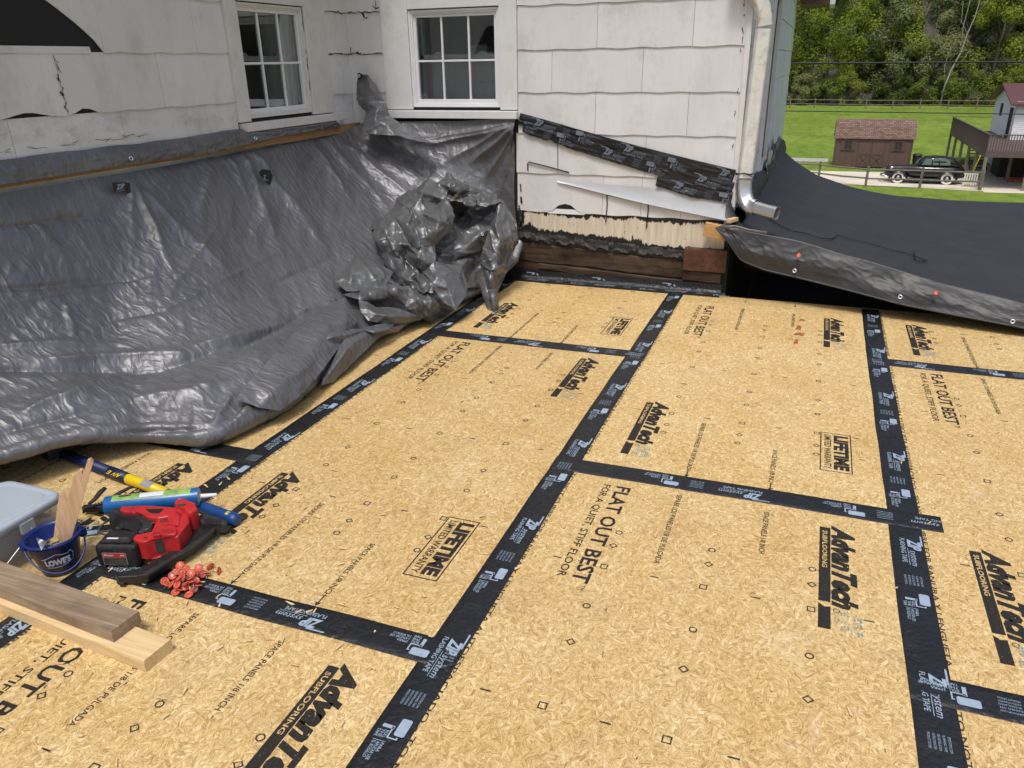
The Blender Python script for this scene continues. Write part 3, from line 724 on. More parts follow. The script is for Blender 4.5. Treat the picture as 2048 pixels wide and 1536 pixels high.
# ---- lowest course: cream siding smeared with tar, tar seam, beams, steel block
P = [[Vector((x, YB-.004, z)) for z in (.235, .30, .40, .50, .56)] for x in [(-.05+1.55*i/40) for i in range(41)]]
MB().grid(P, False).build('tarred_siding', OLDSIDING, house, 'cream lowest siding course smeared with black tar')
P = []
for i in range(320):
    x = -.3+1.60*i/319; zc = .318-.062*x; row = []
    for j in range(9):
        t = j/8; dn = noise.noise(Vector((x*14, t*3, 1)))*.5+noise.noise(Vector((x*40, t*6, 5)))*.35
        bul = math.sin(math.pi*t)*(.012+.020*dn+.008*noise.noise(Vector((x*90, t*9, 2)))); row.append(Vector((x, YB-.006-bul, zc+.030-t*.085+(.018*noise.noise(Vector((x*16, t*2, 9)))+.014*noise.noise(Vector((x*48, t*1.5, 9)))))))
    P.append(row)
MB().grid(P).build('tar_seam', TAR, house)
def jag_beam(x0, x1, zt0, zt1, zb0, zb1, yf, yb, name, mat, amp=.004):
    n = 60; P = []
    for i in range(n+1):
        t = i/n; x = x0+(x1-x0)*t; zt = zt0+(zt1-zt0)*t+amp*noise.noise(Vector((x*9, 1, zt0*9))); zb = zb0+(zb1-zb0)*t+amp*noise.noise(Vector((x*9, 7, zb0*9)))
        f = yf+amp*1.5*noise.noise(Vector((x*6, 2, zt0*5)))
        P.append([Vector((x, yb, zt)), Vector((x, f+.004, zt)), Vector((x, f, zt-.006)), Vector((x, f+amp*noise.noise(Vector((x*12, 4, 2))), (zt+zb)/2)), Vector((x, f, zb+.006)), Vector((x, f+.004, zb)), Vector((x, yb, zb))])
    return MB().grid(P, False).build(name, mat, house)
jag_beam(-.6, 1.24, .300, .200, .155, .085, 3.535, 3.60, 'sill_beam', BEAMW, .009)
jag_beam(-.6, 1.24, .150, .080, .02, .0, 3.545, 3.60, 'rim_beam', BEAMD)
jag_beam(.20, 1.50, .118, .062, .078, -.02, 3.527, 3.54, 'band_board', BEAMW)
MB().bevbox((1.245, 3.500, .150), (1.530, 3.60, .303), .004).build('steel_block', RUST, house, 'rusty brown steel block at the foot of the corner')
jag_beam(1.245, 1.50, .148, .145, .075, .07, 3.515, 3.60, 'corner_beam', BEAMD)
rr = random.Random(12)
for k in range(7):
    x0 = -.02+.19*k+rr.uniform(-.03, .03); wd = rr.uniform(.10, .2); zt = .35-.062*x0; P = []
    for i in range(15):
        x = x0+wd*i/14; ln = .026+.05*abs(noise.noise(Vector((x*9, k, 1))))+.010*noise.noise(Vector((x*38, k, 5))); row = []
        for j in range(5):
            t = j/4; row.append(Vector((x, YB-.020-.018*t*t-.012*noise.noise(Vector((x*12, t*2, k))), zt-ln*1.6*t)))
        P.append(row)
    MB().grid(P).build('torn_felt', TAR, house)
# thin tar lines and the bent flashing
tl = MB()
for (x, z0, z1) in ((.692, .625, .50), (.978, .597, .475)):
    tl.tube([(x, YB-.012, z0), (x+.004, YB-.013, (z0+z1)/2), (x-.003, YB-.012, z1-.06)], .0042, 5)
tl.tube([(.70, YB-.012, .628), (.80, YB-.012, .612), (.985, YB-.012, .598)], .0036, 5); tl.tube([(.335, YB-.012, .985), (.337, YB-.012, .80)], .0022, 4)
tl.build('tar_line', TAR, house)
tl = MB(); rr = random.Random(4)
for k in range(22):
    z = rr.uniform(.34, .70); tl.tube([(.052+rr.uniform(-.012, .014), YB-.010, z), (.052+rr.uniform(-.014, .016), YB-.0105, z-rr.uniform(.01, .06))], rr.uniform(.003, .008), 5)
tl.build('tar_smear', TAR, house, kind='stuff')
P = []
for i in range(60):
    t = i/59; x = .335+(1.518-.335)*t
    zt = .712-.045*t; zb = .704-.205*t**1.02-.012*math.sin(t*math.pi)
    row = []
    for j in range(9):
        s_ = j/8; out = .013+(.006+.030*t)*s_**1.6+.005*t*math.sin(t*11+s_*2)*s_+.004*noise.noise(Vector((t*7, s_*2, 2)))*t
        row.append(Vector((x, YB-out, zt+(zb-zt)*s_)))
    P.append(row)
MB().grid(P).build('metal_flashing', FLASH, house, 'bent white metal flashing curling off the wall')
# black tape over the old roof line on wall B
def wall_tape(a, b, wid, yoff, seed, ph):
    a = Vector((a[0], YB-yoff, a[1])); b = Vector((b[0], YB-yoff, b[1])); L = (b-a).length; d = (b-a)/L; s_ = Vector((0, -1, 0)).cross(d)*-1
    if s_.z < 0: s_ = -s_
    P = []; n = int(L/.012)
    for i in range(n+1):
        t = L*i/n; row = []
        for k in range(11):
            q = -1+2*k/10
            h = .007*noise.noise(Vector((t*7, q*1.2, seed)))+.010*abs(noise.noise(Vector((t*5+q*1.5, q*4, seed+3))))+.008*abs(noise.noise(Vector((t*2.5+q*.5, q*6, seed+8))))
            edge = (.010*noise.noise(Vector((t*6, seed, 5)))+.005*noise.noise(Vector((t*26, seed, 2)))) if k == 0 else 0; bow = -.014*math.sin(math.pi*t/L)
            row.append(a+d*t+s_*(q*wid*(.86+.14*min(1, t/.25))+edge+bow)+Vector((0, -.006-max(0, h), 0)))
        P.append(row)
    o = MB().grid(P).build('flashing_tape', TAPE, house)
    pm = MB()
    for k in range(4):
        c = a+d*(ph+k*.646-.1)
        un = MB(); tape_unit(un, c+Vector((0, -.0235, 0))-s_*(.004+.014*math.sin(math.pi*min(1, max(0, (c-a).length/L)))), d, s_, random)
        for f in un.f:
            ts = [(Vector(un.v[i])-a).dot(d) for i in f]
            if min(ts) > .02 and max(ts) < L-.01: pm.add([un.v[i] for i in f], [list(range(len(f)))])
    pm.build('tape_print', TPRINTD, o, kind='stuff')
wall_tape((.058, 1.118), (1.525, .775), .046, .010, 3, .22)
wall_tape((.09, 1.070), (1.525, .700), .042, .014, 11, .05)
wall_tape((1.03, .735), (1.525, .645), .036, .020, 17, .22)
# ---- windows
def window(fn, a0, a1, z0, z1, c, sill, trim, right_old=False, nm=''):
    wdw = MB()                                             # casings
    cz1 = c[3]
    wdw.add([], [])
    def bar(mb, a, b, za, zb, d0, d1, bev=.003):
        p0, p1 = fn(a, za, d0), fn(b, zb, d1)
        lo = [min(p0[i], p1[i]) for i in range(3)]; hi = [max(p0[i], p1[i]) for i in range(3)]; mb.bevbox(lo, hi, bev)
    fr = MB()
    bar(fr, c[0], a0-.035, z0-.05, cz1, 0, .026); bar(fr, a1+.035, c[1], z0-.05, cz1, 0, .026); bar(fr, a0-.035, a1+.035, z1+.040, cz1, 0, .024)
    W = fr.build('window', trim, house)
    jm = MB()                                              # outer storm frame, stepped
    for k, (o_, d0, d1) in enumerate(((.034, -.06, .012), (.022, -.06, .004))):
        i_ = o_-.014
        bar(jm, a0-o_, a0-i_, z0-o_, z1+o_, d0, d1, .002); bar(jm, a1+i_, a1+o_, z0-o_, z1+o_, d0, d1, .002)
        bar(jm, a0-i_, a1+i_, z1+i_, z1+o_, d0, d1, .002); bar(jm, a0-i_, a1+i_, z0-o_, z0-i_, d0, d1, .002)
    jm.build('window_frame', VINYL if trim is TRIM else TRIMOLD, W)
    sa = MB(); o_ = .0085
    bar(sa, a0-o_, a0+.012, z0-o_, z1+o_, -.05, -.008, .002); bar(sa, a1-.012, a1+o_, z0-o_, z1+o_, -.05, -.008, .002); bar(sa, a0+.012, a1-.012, z1-.012, z1+o_, -.05, -.008, .002); bar(sa, a0+.012, a1-.012, z0-o_, z0+.018, -.05, -.008, .002)
    sa.build('window_sash', VINYL, W)
    w3 = (a1-a0)/3; zm = (z0+z1)/2-.01
    for k in (1, 2):
        mu = MB(); bar(mu, a0+w3*k-.0065, a0+w3*k+.0065, z0+.016, z1-.01, -.035, -.015, .001); mu.build('muntin', VINYL, W)
    for k in range(3):
        mu = MB(); bar(mu, a0+w3*k+(.0066 if k else .01), a0+w3*(k+1)-(.0066 if k < 2 else .01), zm-.0065, zm+.0065, -.034, -.016, .001); mu.build('muntin', VINYL, W)
    for k in range(3):
        for (p, q) in ((z0+.012, zm-.0062), (zm+.0062, z1-.008)):
            g = MB(); x0, x1 = a0+w3*k+.005, a0+w3*(k+1)-.005
            g.add([fn(x0, p, -.026), fn(x1, p, -.026), fn(x1, q, -.026), fn(x0, q, -.026)], [(0, 1, 2, 3)]); g.build('pane', GLASS, W)
    # inner sash behind: meeting rail with two latches
    il = MB(); bar(il, a0-.02, a1+.02, zm+.012, zm+.042, -.12, -.085); bar(il, a0-.02, a0+.022, z0-.03, z1+.03, -.12, -.085); bar(il, a1-.022, a1+.02, z0-.03, z1+.03, -.12, -.085); bar(il, a0+.022, a1-.022, z0-.03, z0+.012, -.12, -.085)
    il.build('inner_sash', VINYL, W)
    for k in (.22, .78):
        lt = MB(); a = a0+(a1-a0)*k; bar(lt, a-.03, a+.03, zm+.042, zm+.05, -.115, -.09); bar(lt, a-.018, a+.02, zm+.05, zm+.06, -.11, -.092); lt.build('sash_latch', WHITEP, W)
    so_ = MB(); bar(so_, sill[0], sill[1], sill[2], sill[3], -.02, sill[4], .004)
    so_.build('window_sill', trim, W, 'rotten split end on the sill' if right_old else None)
window(fA, *WA, (2.222, 3.232, 1.17, 1.93), (2.235, 3.33, 1.118, 1.166, .062), TRIMOLD, True)
window(fB, *WBo, (-.965, .048, 1.17, 1.91), (-.955, .052, 1.118, 1.170, .058), TRIM)
# window on wall C, seen edge-on
mb = MB(); mb.box((XC-.002, WCo[0]-.1, WCo[2]-.08), (XC+.03, WCo[0], WCo[3]+.1)); mb.box((XC-.002, WCo[1], WCo[2]-.08), (XC+.03, WCo[1]+.1, WCo[3]+.1)); mb.box((XC-.002, WCo[0], WCo[2]-.08), (XC+.04, WCo[1], WCo[2])); mb.box((XC-.002, WCo[0], WCo[3]), (XC+.03, WCo[1], WCo[3]+.1))
wc = mb.build('window', TRIM, house, 'narrow side window seen almost edge-on')
MB().box((XC-.05, WCo[0], WCo[2]), (XC-.04, WCo[1], WCo[3])).build('pane', CARG, wc)
# a curtain, an added grey sheet and the blurred white thing on the far sill of window B
mb = MB(); mb.box((-.52, YB+.45, 1.50), (-.36, YB+.55, 1.60)); mb.build('room_clutter', VINYL, house)
MB().grid([[Vector((x, YB+.16+.004*math.sin(x*60), z)) for z in (1.0, 1.30, 1.505)] for x in [-.9+.05*k for k in range(21)]], False).build('window_blind', simple('grey_blind', (.52, .54, .53), .7, 0, .1, 5, 0), house)  # added sheet: its grey stands in for reflection on the lower panes
mb = MB(); mb.box((-.33, YB+.5, 1.45), (-.08, YB+.9, 1.62)); mb.box((-.75, YB+.7, 1.2), (-.60, YB+.8, 2.1)); mb.build('room_clutter', ROOMD, house)
MB().grid([[Vector((XA-.12-.03*math.sin(y*45), y, z)) for z in (1.1, 1.5, 2.0)] for y in [2.72+.01*k for k in range(30)]]).build('curtain', simple('pale_curtain', (.42, .43, .42), .8, 0, .1, 5, 0), house)
# dark cracks and flaked paint along some joints
ck = MB(); rr = random.Random(31)
def crack(fn, pts, w_, jit=.006, steps=7):
    for (a0, z0), (a1, z1) in zip(pts, pts[1:]):
        L = math.hypot(a1-a0, z1-z0); n = max(2, int(L/.02)); prev = None; V = []
        for k in range(n+1):
            t = k/n; a, z = a0+(a1-a0)*t+rr.uniform(-jit, jit)*(0 < k < n), z0+(z1-z0)*t+rr.uniform(-jit, jit)*(0 < k < n); h = w_*rr.uniform(.25, 1.2)
            nx, nz = -(z1-z0)/L*h, (a1-a0)/L*h; V += [fn(a+nx, z+nz, .0135), fn(a-nx, z-nz, .0135)]
        ck.add(V, [(2*k, 2*k+1, 2*k+3, 2*k+2) for k in range(n)])
z1_, z2_ = ROWS[2], ROWS[3]
crack(fA, [(3.25, z1_), (3.36, z1_+.004), (3.53, z1_-.003)], .004); crack(fB, [(XA+.01, z1_), (-1.10, z1_+.003), (-.98, z1_)], .0035)
crack(fB, [(-1.12, z1_+.002), (-1.10, z1_-.03), (-1.075, z1_-.035)], .006); crack(fB, [(-1.03, z1_+.04), (-1.0, z1_+.02), (-1.0, z1_+.07)], .004); crack(fB, [(-1.0, z1_+.02), (-.975, z1_+.03)], .004)
crack(fA, [(3.25, z2_), (3.30, z2_-.004), (3.36, z2_+.003), (3.53, z2_)], .004); crack(fA, [(3.26, z2_-.012), (3.275, z2_+.01)], .004); crack(fB, [(XA+.02, z2_), (-1.18, z2_+.002), (-1.14, z2_-.004), (-.98, z2_)], .0035)
crack(fB, [(-1.235, z2_-.01), (-1.232, z2_+.045)], .004); crack(fB, [(-1.19, z2_+.012), (-1.165, z2_-.002), (-1.15, z2_+.004)], .006)
for k in range(16):
    t = k/16; crack(fA, [(1.05+rr.uniform(-.012, .012), 1.54-.24*t), (1.055+rr.uniform(-.012, .012), 1.525-.24*t)], rr.uniform(.0015, .005), .004)
for k in range(14): 
    y = rr.uniform(.6, 1.5); crack(fA, [(y, 1.165+rr.uniform(-.012, .012)), (y+rr.uniform(.03, .10), 1.165+rr.uniform(-.012, .012))], .0013, .004)
for k in range(14):
    z = rr.uniform(1.25, 1.82); crack(fA, [(2.985+rr.uniform(-.006, .006), z), (2.985+rr.uniform(-.006, .006), z+rr.uniform(.02, .06))], .003, .003)
for k in range(18):
    z = rr.uniform(.55, 2.0); crack(fB, [(XC-.03+rr.uniform(-.015, .0), z), (XC-.03+rr.uniform(-.015, .0), z+rr.uniform(.01, .05))], .0032, .003)
ck.build('paint_crack', TAR, house, kind='stuff')
# ---- downspout: straight run, two ribbed elbows, short outlet
def spout(pts, wx, wy, ribs=()):
    out = []
    pts = [Vector(p) for p in pts]
    for i, p in enumerate(pts):
        d = (pts[min(i+1, len(pts)-1)]-pts[max(i-1, 0)]).normalized(); b = Vector((-.45, .89, 0)); b = (b-d*b.dot(d)).normalized(); a = d.cross(b)
        s_ = 1-.07*(i % 2 if i in ribs else 0); row = []
        for k in range(24):
            t = 2*math.pi*k/24; c, s2 = math.cos(t), math.sin(t)
            e = .45; xx = abs(c)**e*(1 if c > 0 else -1); yy = abs(s2)**e*(1 if s2 > 0 else -1); fl = 1-.10*(k % 2)
            row.append(p+a*(wx*xx*s_*fl)+b*(wy*yy*s_*fl))
        out.append(row)
    return out
def arc(p0, p1, p2, n):
    p0, p1, p2 = map(Vector, (p0, p1, p2)); return [(1-t)**2*p0+2*t*(1-t)*p1+t*t*p2 for t in [i/n for i in range(n+1)]]
top = arc((1.42, 3.46, 1.93), (1.60, 3.50, 1.86), (1.615, 3.535, 1.66), 16)
bot = arc((1.590, 3.535, .76), (1.582, 3.53, .60), (1.685, 3.46, .600), 14)
run = [Vector((1.615, 3.535, 1.64)), Vector((1.612, 3.535, 1.52)), Vector((1.603, 3.535, 1.2)), Vector((1.590, 3.535, .775))]
dsp = MB().grid(spout(top, .048, .034, range(4, 16)), True, True).build('downspout', ALU, house)
MB().grid(spout(run, .046, .032), True, True).build('spout_run', ALU, dsp)
MB().grid(spout(bot, .050, .035, range(0, 14)), True, True).build('spout_elbow', ALUB, dsp)
o1 = [Vector((1.68, 3.462, .600)), Vector((1.74, 3.425, .592)), Vector((1.81, 3.385, .585)), Vector((1.818, 3.38, .584))]
MB().grid(spout(o1, .040, .030), True, True).build('spout_outlet', ALUB, dsp)
cz = MB(); ring = [(1.585+.052*math.cos(t), 3.535+.042*math.sin(t), .80+.006*math.sin(3*t)) for t in [k*.52 for k in range(13)]]
cz.tube(ring, .004, 5, False); cz.tube([(1.62, 3.49, .80), (1.69, 3.47, .815), (1.73, 3.47, .83)], .0025, 4); cz.tube([(1.60, 3.49, .80), (1.66, 3.46, .782)], .0025, 4); cz.tube([(1.55, 3.51, .80), (1.50, 3.52, .815)], .0025, 4)
cz.build('cord_tie', CORD, dsp)
# black cable stapled across wall B and short board ends at the corner
MB().tube([(.118, YB-.016, .775), (.118, YB-.018, .822), (.125, YB-.018, .832), (.25, YB-.018, .808), (.42, YB-.017, .770)], .0042, 6).build('cable', CORD, house)
for k, (a, b, c_) in enumerate((((.03, .72, 0), (.10, .712, 0), (.2, .70, 0)),)): pass
mb = MB(); M_ = Matrix.Translation((1.455, 3.48, .432)) @ Matrix.Rotation(math.radians(9), 4, 'Y')
mb.bevbox((-.085, -.02, -.045), (.10, .02, .045), .003, M_); mb.build('board_end', NEWW, house, 'orange board end under the black tarp corner')
mb = MB(); M_ = Matrix.Translation((1.545, 3.46, .515)) @ Matrix.Rotation(math.radians(-25), 4, 'Z'); mb.bevbox((-.015, -.045, -.012), (.02, .045, .012), .002, M_); mb.build('wood_shim', PINE, house)
# ================================================================== grey tarp hung from the wall
def lerp(a, b, t): return a+(b-a)*t
def curve(keys, s):
    for (s0, p0), (s1, p1) in zip(keys, keys[1:]):
        if s <= s1:
            t = (s-s0)/(s1-s0); return Vector(p0).lerp(Vector(p1), t)
    return Vector(keys[-1][1])
def smooth_curve(keys, n, k=9):
    pts = [curve(keys, i/n) for i in range(n+1)]
    for _ in range(k): pts = [pts[0]]+[(pts[i-1]+pts[i]*2+pts[i+1])/4 for i in range(1, n)]+[pts[-1]]
    return pts
TK = [(0, (-1.225, -1.4, 1.0)), (.18, (-1.225, .25, 1.0)), (.26, (-1.225, .85, 1.0)), (.38, (-1.225, 1.6, 1.0)), (.52, (-1.225, 2.3, 1.01)), (.62, (-1.225, 3.05, 1.02)), (.675, (-1.20, 3.44, 1.06)), (.70, (-1.14, 3.50, 1.09)), (.76, (-.85, 3.515, 1.095)), (.9, (-.38, 3.515, 1.10)), (.985, (.00, 3.515, 1.125)), (1, (.038, 3.515, 1.13))]
BK = [(0, (-.95, -1.5, .085)), (.15, (-.80, -.32, .11)), (.22, gz(0, 930, .12)), (.265, gz(160, 885, .11)), (.32, gz(310, 880, .03)), (.37, (-.24, .53, .01)), (.44, (-.15, .90, .01)), (.52, (-.20, 1.32, .02)), (.6, (-.24, 1.86, .02)), (.68, (-.16, 2.4, .02)), (.76, (-.06, 2.85, .02)), (.84, (.0, 3.1, .05)), (.92, (.045, 3.40, .12)), (1, (.046, 3.50, .22))]
NS, NTt = 520, 190
TT = smooth_curve(TK, NS, 4); BB = smooth_curve(BK, NS, 14)
# creases: picture endpoints, width, height (metres); they radiate from the nailing points and the corners
FOLDS = [(268, 375, 345, 545, 12, .022), (300, 395, 470, 560, 16, .016), (262, 380, 262, 470, 14, .014), (470, 290, 560, 500, 17, .030), (490, 290, 660, 520, 13, .022), (530, 360, 640, 470, 10, .012), (430, 300, 400, 420, 12, .012),
  (455, 310, 500, 420, 12, .016), (620, 275, 700, 400, 14, .020), (655, 285, 780, 420, 11, .016), (690, 290, 830, 400, 13, .022), (720, 285, 860, 370, 10, .014), (730, 262, 870, 288, 9, .030), (870, 288, 1010, 255, 10, .022),
  (1032, 248, 950, 320, 10, .035), (1034, 250, 975, 355, 8, .040), (1036, 252, 1005, 380, 8, .035), (1036, 255, 1022, 400, 6, .03), (1028, 246, 880, 330, 12, .020), (1025, 244, 830, 285, 8, .016), (740, 240, 800, 310, 9, .02),
  (0, 455, 230, 430, 9, -.010), (0, 580, 330, 555, 10, -.012), (60, 600, 420, 540, 7, .010), (330, 620, 560, 500, 8, .010), (230, 640, 520, 590, 7, -.008), (420, 470, 330, 600, 10, .010), (60, 440, 130, 520, 14, .010), (130, 610, 150, 690, 9, .010),
  (0, 740, 330, 745, 16, -.018), (120, 720, 420, 705, 14, .018), (330, 735, 560, 660, 14, -.016), (400, 690, 600, 640, 16, .020), (0, 690, 260, 690, 10, .010), (60, 820, 260, 745, 13, .016), (20, 860, 330, 790, 12, -.012), (260, 800, 470, 760, 14, .014), (470, 700, 640, 610, 14, -.018), (560, 560, 660, 520, 9, -.012), (540, 770, 640, 640, 15, .022), (440, 850, 560, 750, 10, -.012), (600, 620, 690, 600, 12, .02),
  (250, 865, 420, 855, 6, -.022), (430, 840, 470, 780, 8, .016), (480, 830, 600, 690, 12, .020), (660, 700, 700, 640, 8, .025), (640, 770, 690, 690, 8, -.02)]
def tarp_point(i, t):
    T, B = TT[i], BB[i]; s = i/NS
    j = min(max(i, 2), NS-2); tb = BB[j+2]-BB[j-2]; n = Vector((tb.y, -tb.x, 0)).normalized()
    R = lerp(.034, .034, min(1, s/.5))+.022*math.exp(-((s-.42)/.10)**2); H = B+Vector((0, 0, 2*R)); k = .90
    if t <= k:
        u = t/k; p = T.lerp(H, u)
        inw = Vector((-1, 0, 0)) if s < .6 else Vector((-1, 0, 0)).lerp(Vector((-.35, .75, 0)), min(1, (s-.6)/.15))
        sag = math.sin(math.pi*min(1, u))**1.0*(1-.35*u)
        p = p+inw*(.15 if s < .6 else lerp(.15, .10, min(1, (s-.6)/.2)))*sag+Vector((0, 0, -.10*math.sin(math.pi*u)*u))
        # rounded lead-in to the hem
        e = max(0, (u-.80)/.20); p = p+Vector((0, 0, R*.9*math.sin(math.pi*e)*.6))
        return p
    a = (t-k)/(1-k)*math.pi*1.08
    return B+n*(R*math.sin(a)*1.15)+Vector((0, 0, R+R*math.cos(a)))
base = [[tarp_point(i, j/NTt) for i in range(NS+1)] for j in range(NTt+1)]
PX = [[pix(p) for p in row] for row in base]
def fold_h(x, y):
    h = 0
    for x0, y0, x1, y1, w_, a in FOLDS:
        dx, dy = x1-x0, y1-y0; L2 = dx*dx+dy*dy; t = ((x-x0)*dx+(y-y0)*dy)/L2
        if t < -.15 or t > 1.15: continue
        L = L2**.5; d = ((x-x0)*dy-(y-y0)*dx)/L; d += w_*.35*noise.noise(Vector((t*3, x0*.1, a*50)))
        ww = w_*(.55+.65*max(0, t))
        if abs(d) > 3.2*ww: continue
        e = min(1, (t+.15)/.25)*min(1, (1.15-t)/.4)
        q = abs(d)/ww; h += a*e*(math.exp(-q*1.5)*.75+math.exp(-q*q)*.25)
    return h
cum = 0; ARC = [0]
for i in range(NS): cum += ((TT[i+1]-TT[i]).length+(BB[i+1]-BB[i]).length)/2; ARC.append(cum)
verts = []
for j in range(NTt+1):
    row = []
    for i in range(NS+1):
        p = base[j][i]; i0, i1 = max(0, i-1), min(NS, i+1); j0, j1 = max(0, j-1), min(NTt, j+1)
        n = (base[j][i1]-base[j][i0]).cross(base[j0][i]-base[j1][i])
        n = n.normalized() if n.length > 1e-9 else Vector((1, 0, 0))
        a = ARC[i]; b = j/NTt*1.25; s_ = i/NS
        fade = min(1, (j+2)/14)*min(1, (NTt-j)/10+.25)
        x, y = PX[j][i]
        h = fold_h(x, y)
        big = noise.noise(Vector((a*1.1, b*1.6, 3)))*.034+noise.noise(Vector((a*2.6+b*1.2, b*1.9, 8)))*.014
        wa, wb = a+.09*noise.noise(Vector((a*3, b*3, 30))), b+.09*noise.noise(Vector((a*3, b*3, 40)))
        sk = wa*.92+wb*.38; sb = wb*.92-wa*.30
        f1 = noise.voronoi(Vector((sk*4.2, sb*2.3, 1.5)))[0]; f2 = noise.voronoi(Vector((sk*11, sb*5.5, 7.5)))[0]; f3 = noise.voronoi(Vector((sk*27, sb*13, 3.5)))[0]
        cr = .019*(f1[0]-.45)+.0078*(f2[0]-.45)+.0034*(f3[0]-.45)
        lat = .0016*noise.noise(Vector((a*62+b*26, b*17, 2)))
        cm = 1 if s_ < .62 else lerp(1, .42, min(1, (s_-.62)/.08))
        row.append(p+n*((h*1.25+(big+cr)*cm+lat*(.5+.5*cm))*fade))
    verts.append(row)
for row in verts:
    for p in row:
        if p.z < .004: p.z = .004
        if p.x < XA+.016: p.x = XA+.016
        if p.y > YB-.018 and p.x > -1.3: p.y = YB-.018
tarp = thing('grey_tarp', 'large silver grey tarp draped from the left wall down onto the deck', 'tarp', (-.6, 1.5, 0))
MB().grid(verts).build('tarp_sheet', GREYTARP, tarp)
# band of tarp above the batten, turned over onto the siding
P = []
for i in range(340):
    y = -1.4+4.62*i/339; wv = noise.noise(Vector((y*1.6, 1, 1)))*.014+noise.noise(Vector((y*6, 3, 2)))*.006
    up = 1.132+wv*.8; lo = 1.040+noise.noise(Vector((y*1.7, 7, 3)))*.007+.034*max(0, min(1, (y-1.9)/.7))
    row = []
    for j in range(14):
        t = j/13
        row.append(Vector((XA+.014+.046*min(1, t/.42)**.8+.010*abs(noise.noise(Vector((y*4, t*2, 5))))+.006*(1-abs(noise.noise(Vector((y*9+t*2, t*4, 9)))))**4, y, up+(lo-up)*t)))
    P.append(row)
MB().grid(P).build('turned_edge', GREYTARP, tarp)
def grommet(c, n, r=.011, par=None, mat=None):
    c = Vector(c); n = Vector(n).normalized(); q = n.to_track_quat('Z', 'Y').to_matrix().to_4x4(); q.translation = c
    g = MB().lathe([(r*.45, .0015), (r*.6, .004), (r*.9, .004), (r, .001)], q, 16).build('grommet', GROM, par)
    MB().disc(c+n*.0012, n, r*.5, 12).build('grommet_hole', HOLE, g)
    return g
nb_ = Vector((1, -.3, .2))
for (px, py) in ((262, 317), (511, 277), (676, 243)): grommet(gx(px, py, XA+.072), (1, -.2, .35), .012, tarp)
# narrow folds of the heap, in the same picture measure
HEAPF = [(1060,250,880,620,20,.026), (800,410,1000,600,16,.020), (740,530,640,640,18,.02), (620,640,830,1100,22,.030), (1000,600,1100,960,18,.026), (930,620,1010,870,14,.020), (860,860,1060,1180,18,.026), (1140,260,1240,600,18,.03), (1010,540,1220,620,16,.022), (830,780,960,880,14,-.02), (700,660,860,960,16,.02), (770,560,940,820,12,-.016), (960,430,1080,560,12,.018), (1100,380,1200,640,12,-.016), (880,450,960,590,12,.016),
  (1160,280,1620,420,16,.024), (1210,200,1330,430,14,.02), (1250,350,1640,400,14,-.018), (1340,440,1600,470,12,.016), (1300,300,1560,380,10,.014),
  (1500,600,1220,800,18,.03), (1490,800,1130,880,16,.024), (1400,470,1300,620,14,.02), (1480,900,1260,930,12,.02), (1640,440,1500,590,14,.02),
  (1640,440,1740,800,18,.024), (1560,640,1620,900,14,.022), (1500,930,1680,990,16,.03), (1600,860,1560,1080,14,.022), (1560,1060,1600,1330,14,.024), (1500,1000,1560,1320,12,-.018), (1700,560,1760,760,12,.016),
  (1010,1000,1180,1250,14,.014), (1140,940,1330,1060,12,.012), (440,890,420,1100,14,.016), (480,900,640,1110,14,.016), (300,1080,560,1040,14,.016), (560,900,690,1040,12,.014),
  (340,1200,720,1190,18,.022), (480,1180,880,1160,14,.022), (720,1110,900,1300,16,.022), (880,1150,1080,1390,14,.022), (1040,1190,1070,1400,14,.022), (480,1250,960,1370,16,.020), (620,1200,760,1280,12,-.016), (940,1230,1240,1320,12,.016), (850,1040,1040,1170,14,.024), (900,990,1060,1140,10,.018)]
HEAPF = [(600+a*.24414, 300+b*.24414, 600+c*.24414, 300+d*.24414, w_*.24414, h) for a, b, c, d, w_, h in HEAPF]
def heap_h(x, y):
    h = 0
    for x0, y0, x1, y1, w_, a in HEAPF:
        dx, dy = x1-x0, y1-y0; L2 = dx*dx+dy*dy; t = ((x-x0)*dx+(y-y0)*dy)/L2
        if t < -.1 or t > 1.1: continue
        d = ((x-x0)*dy-(y-y0)*dx)/L2**.5+w_*.5*noise.noise(Vector((t*3, x0*.1, a*50)))
        if abs(d) < 4*w_: h += a*min(1, (t+.1)/.25)*min(1, (1.1-t)/.25)*math.exp(-abs(d)/w_)
    return h
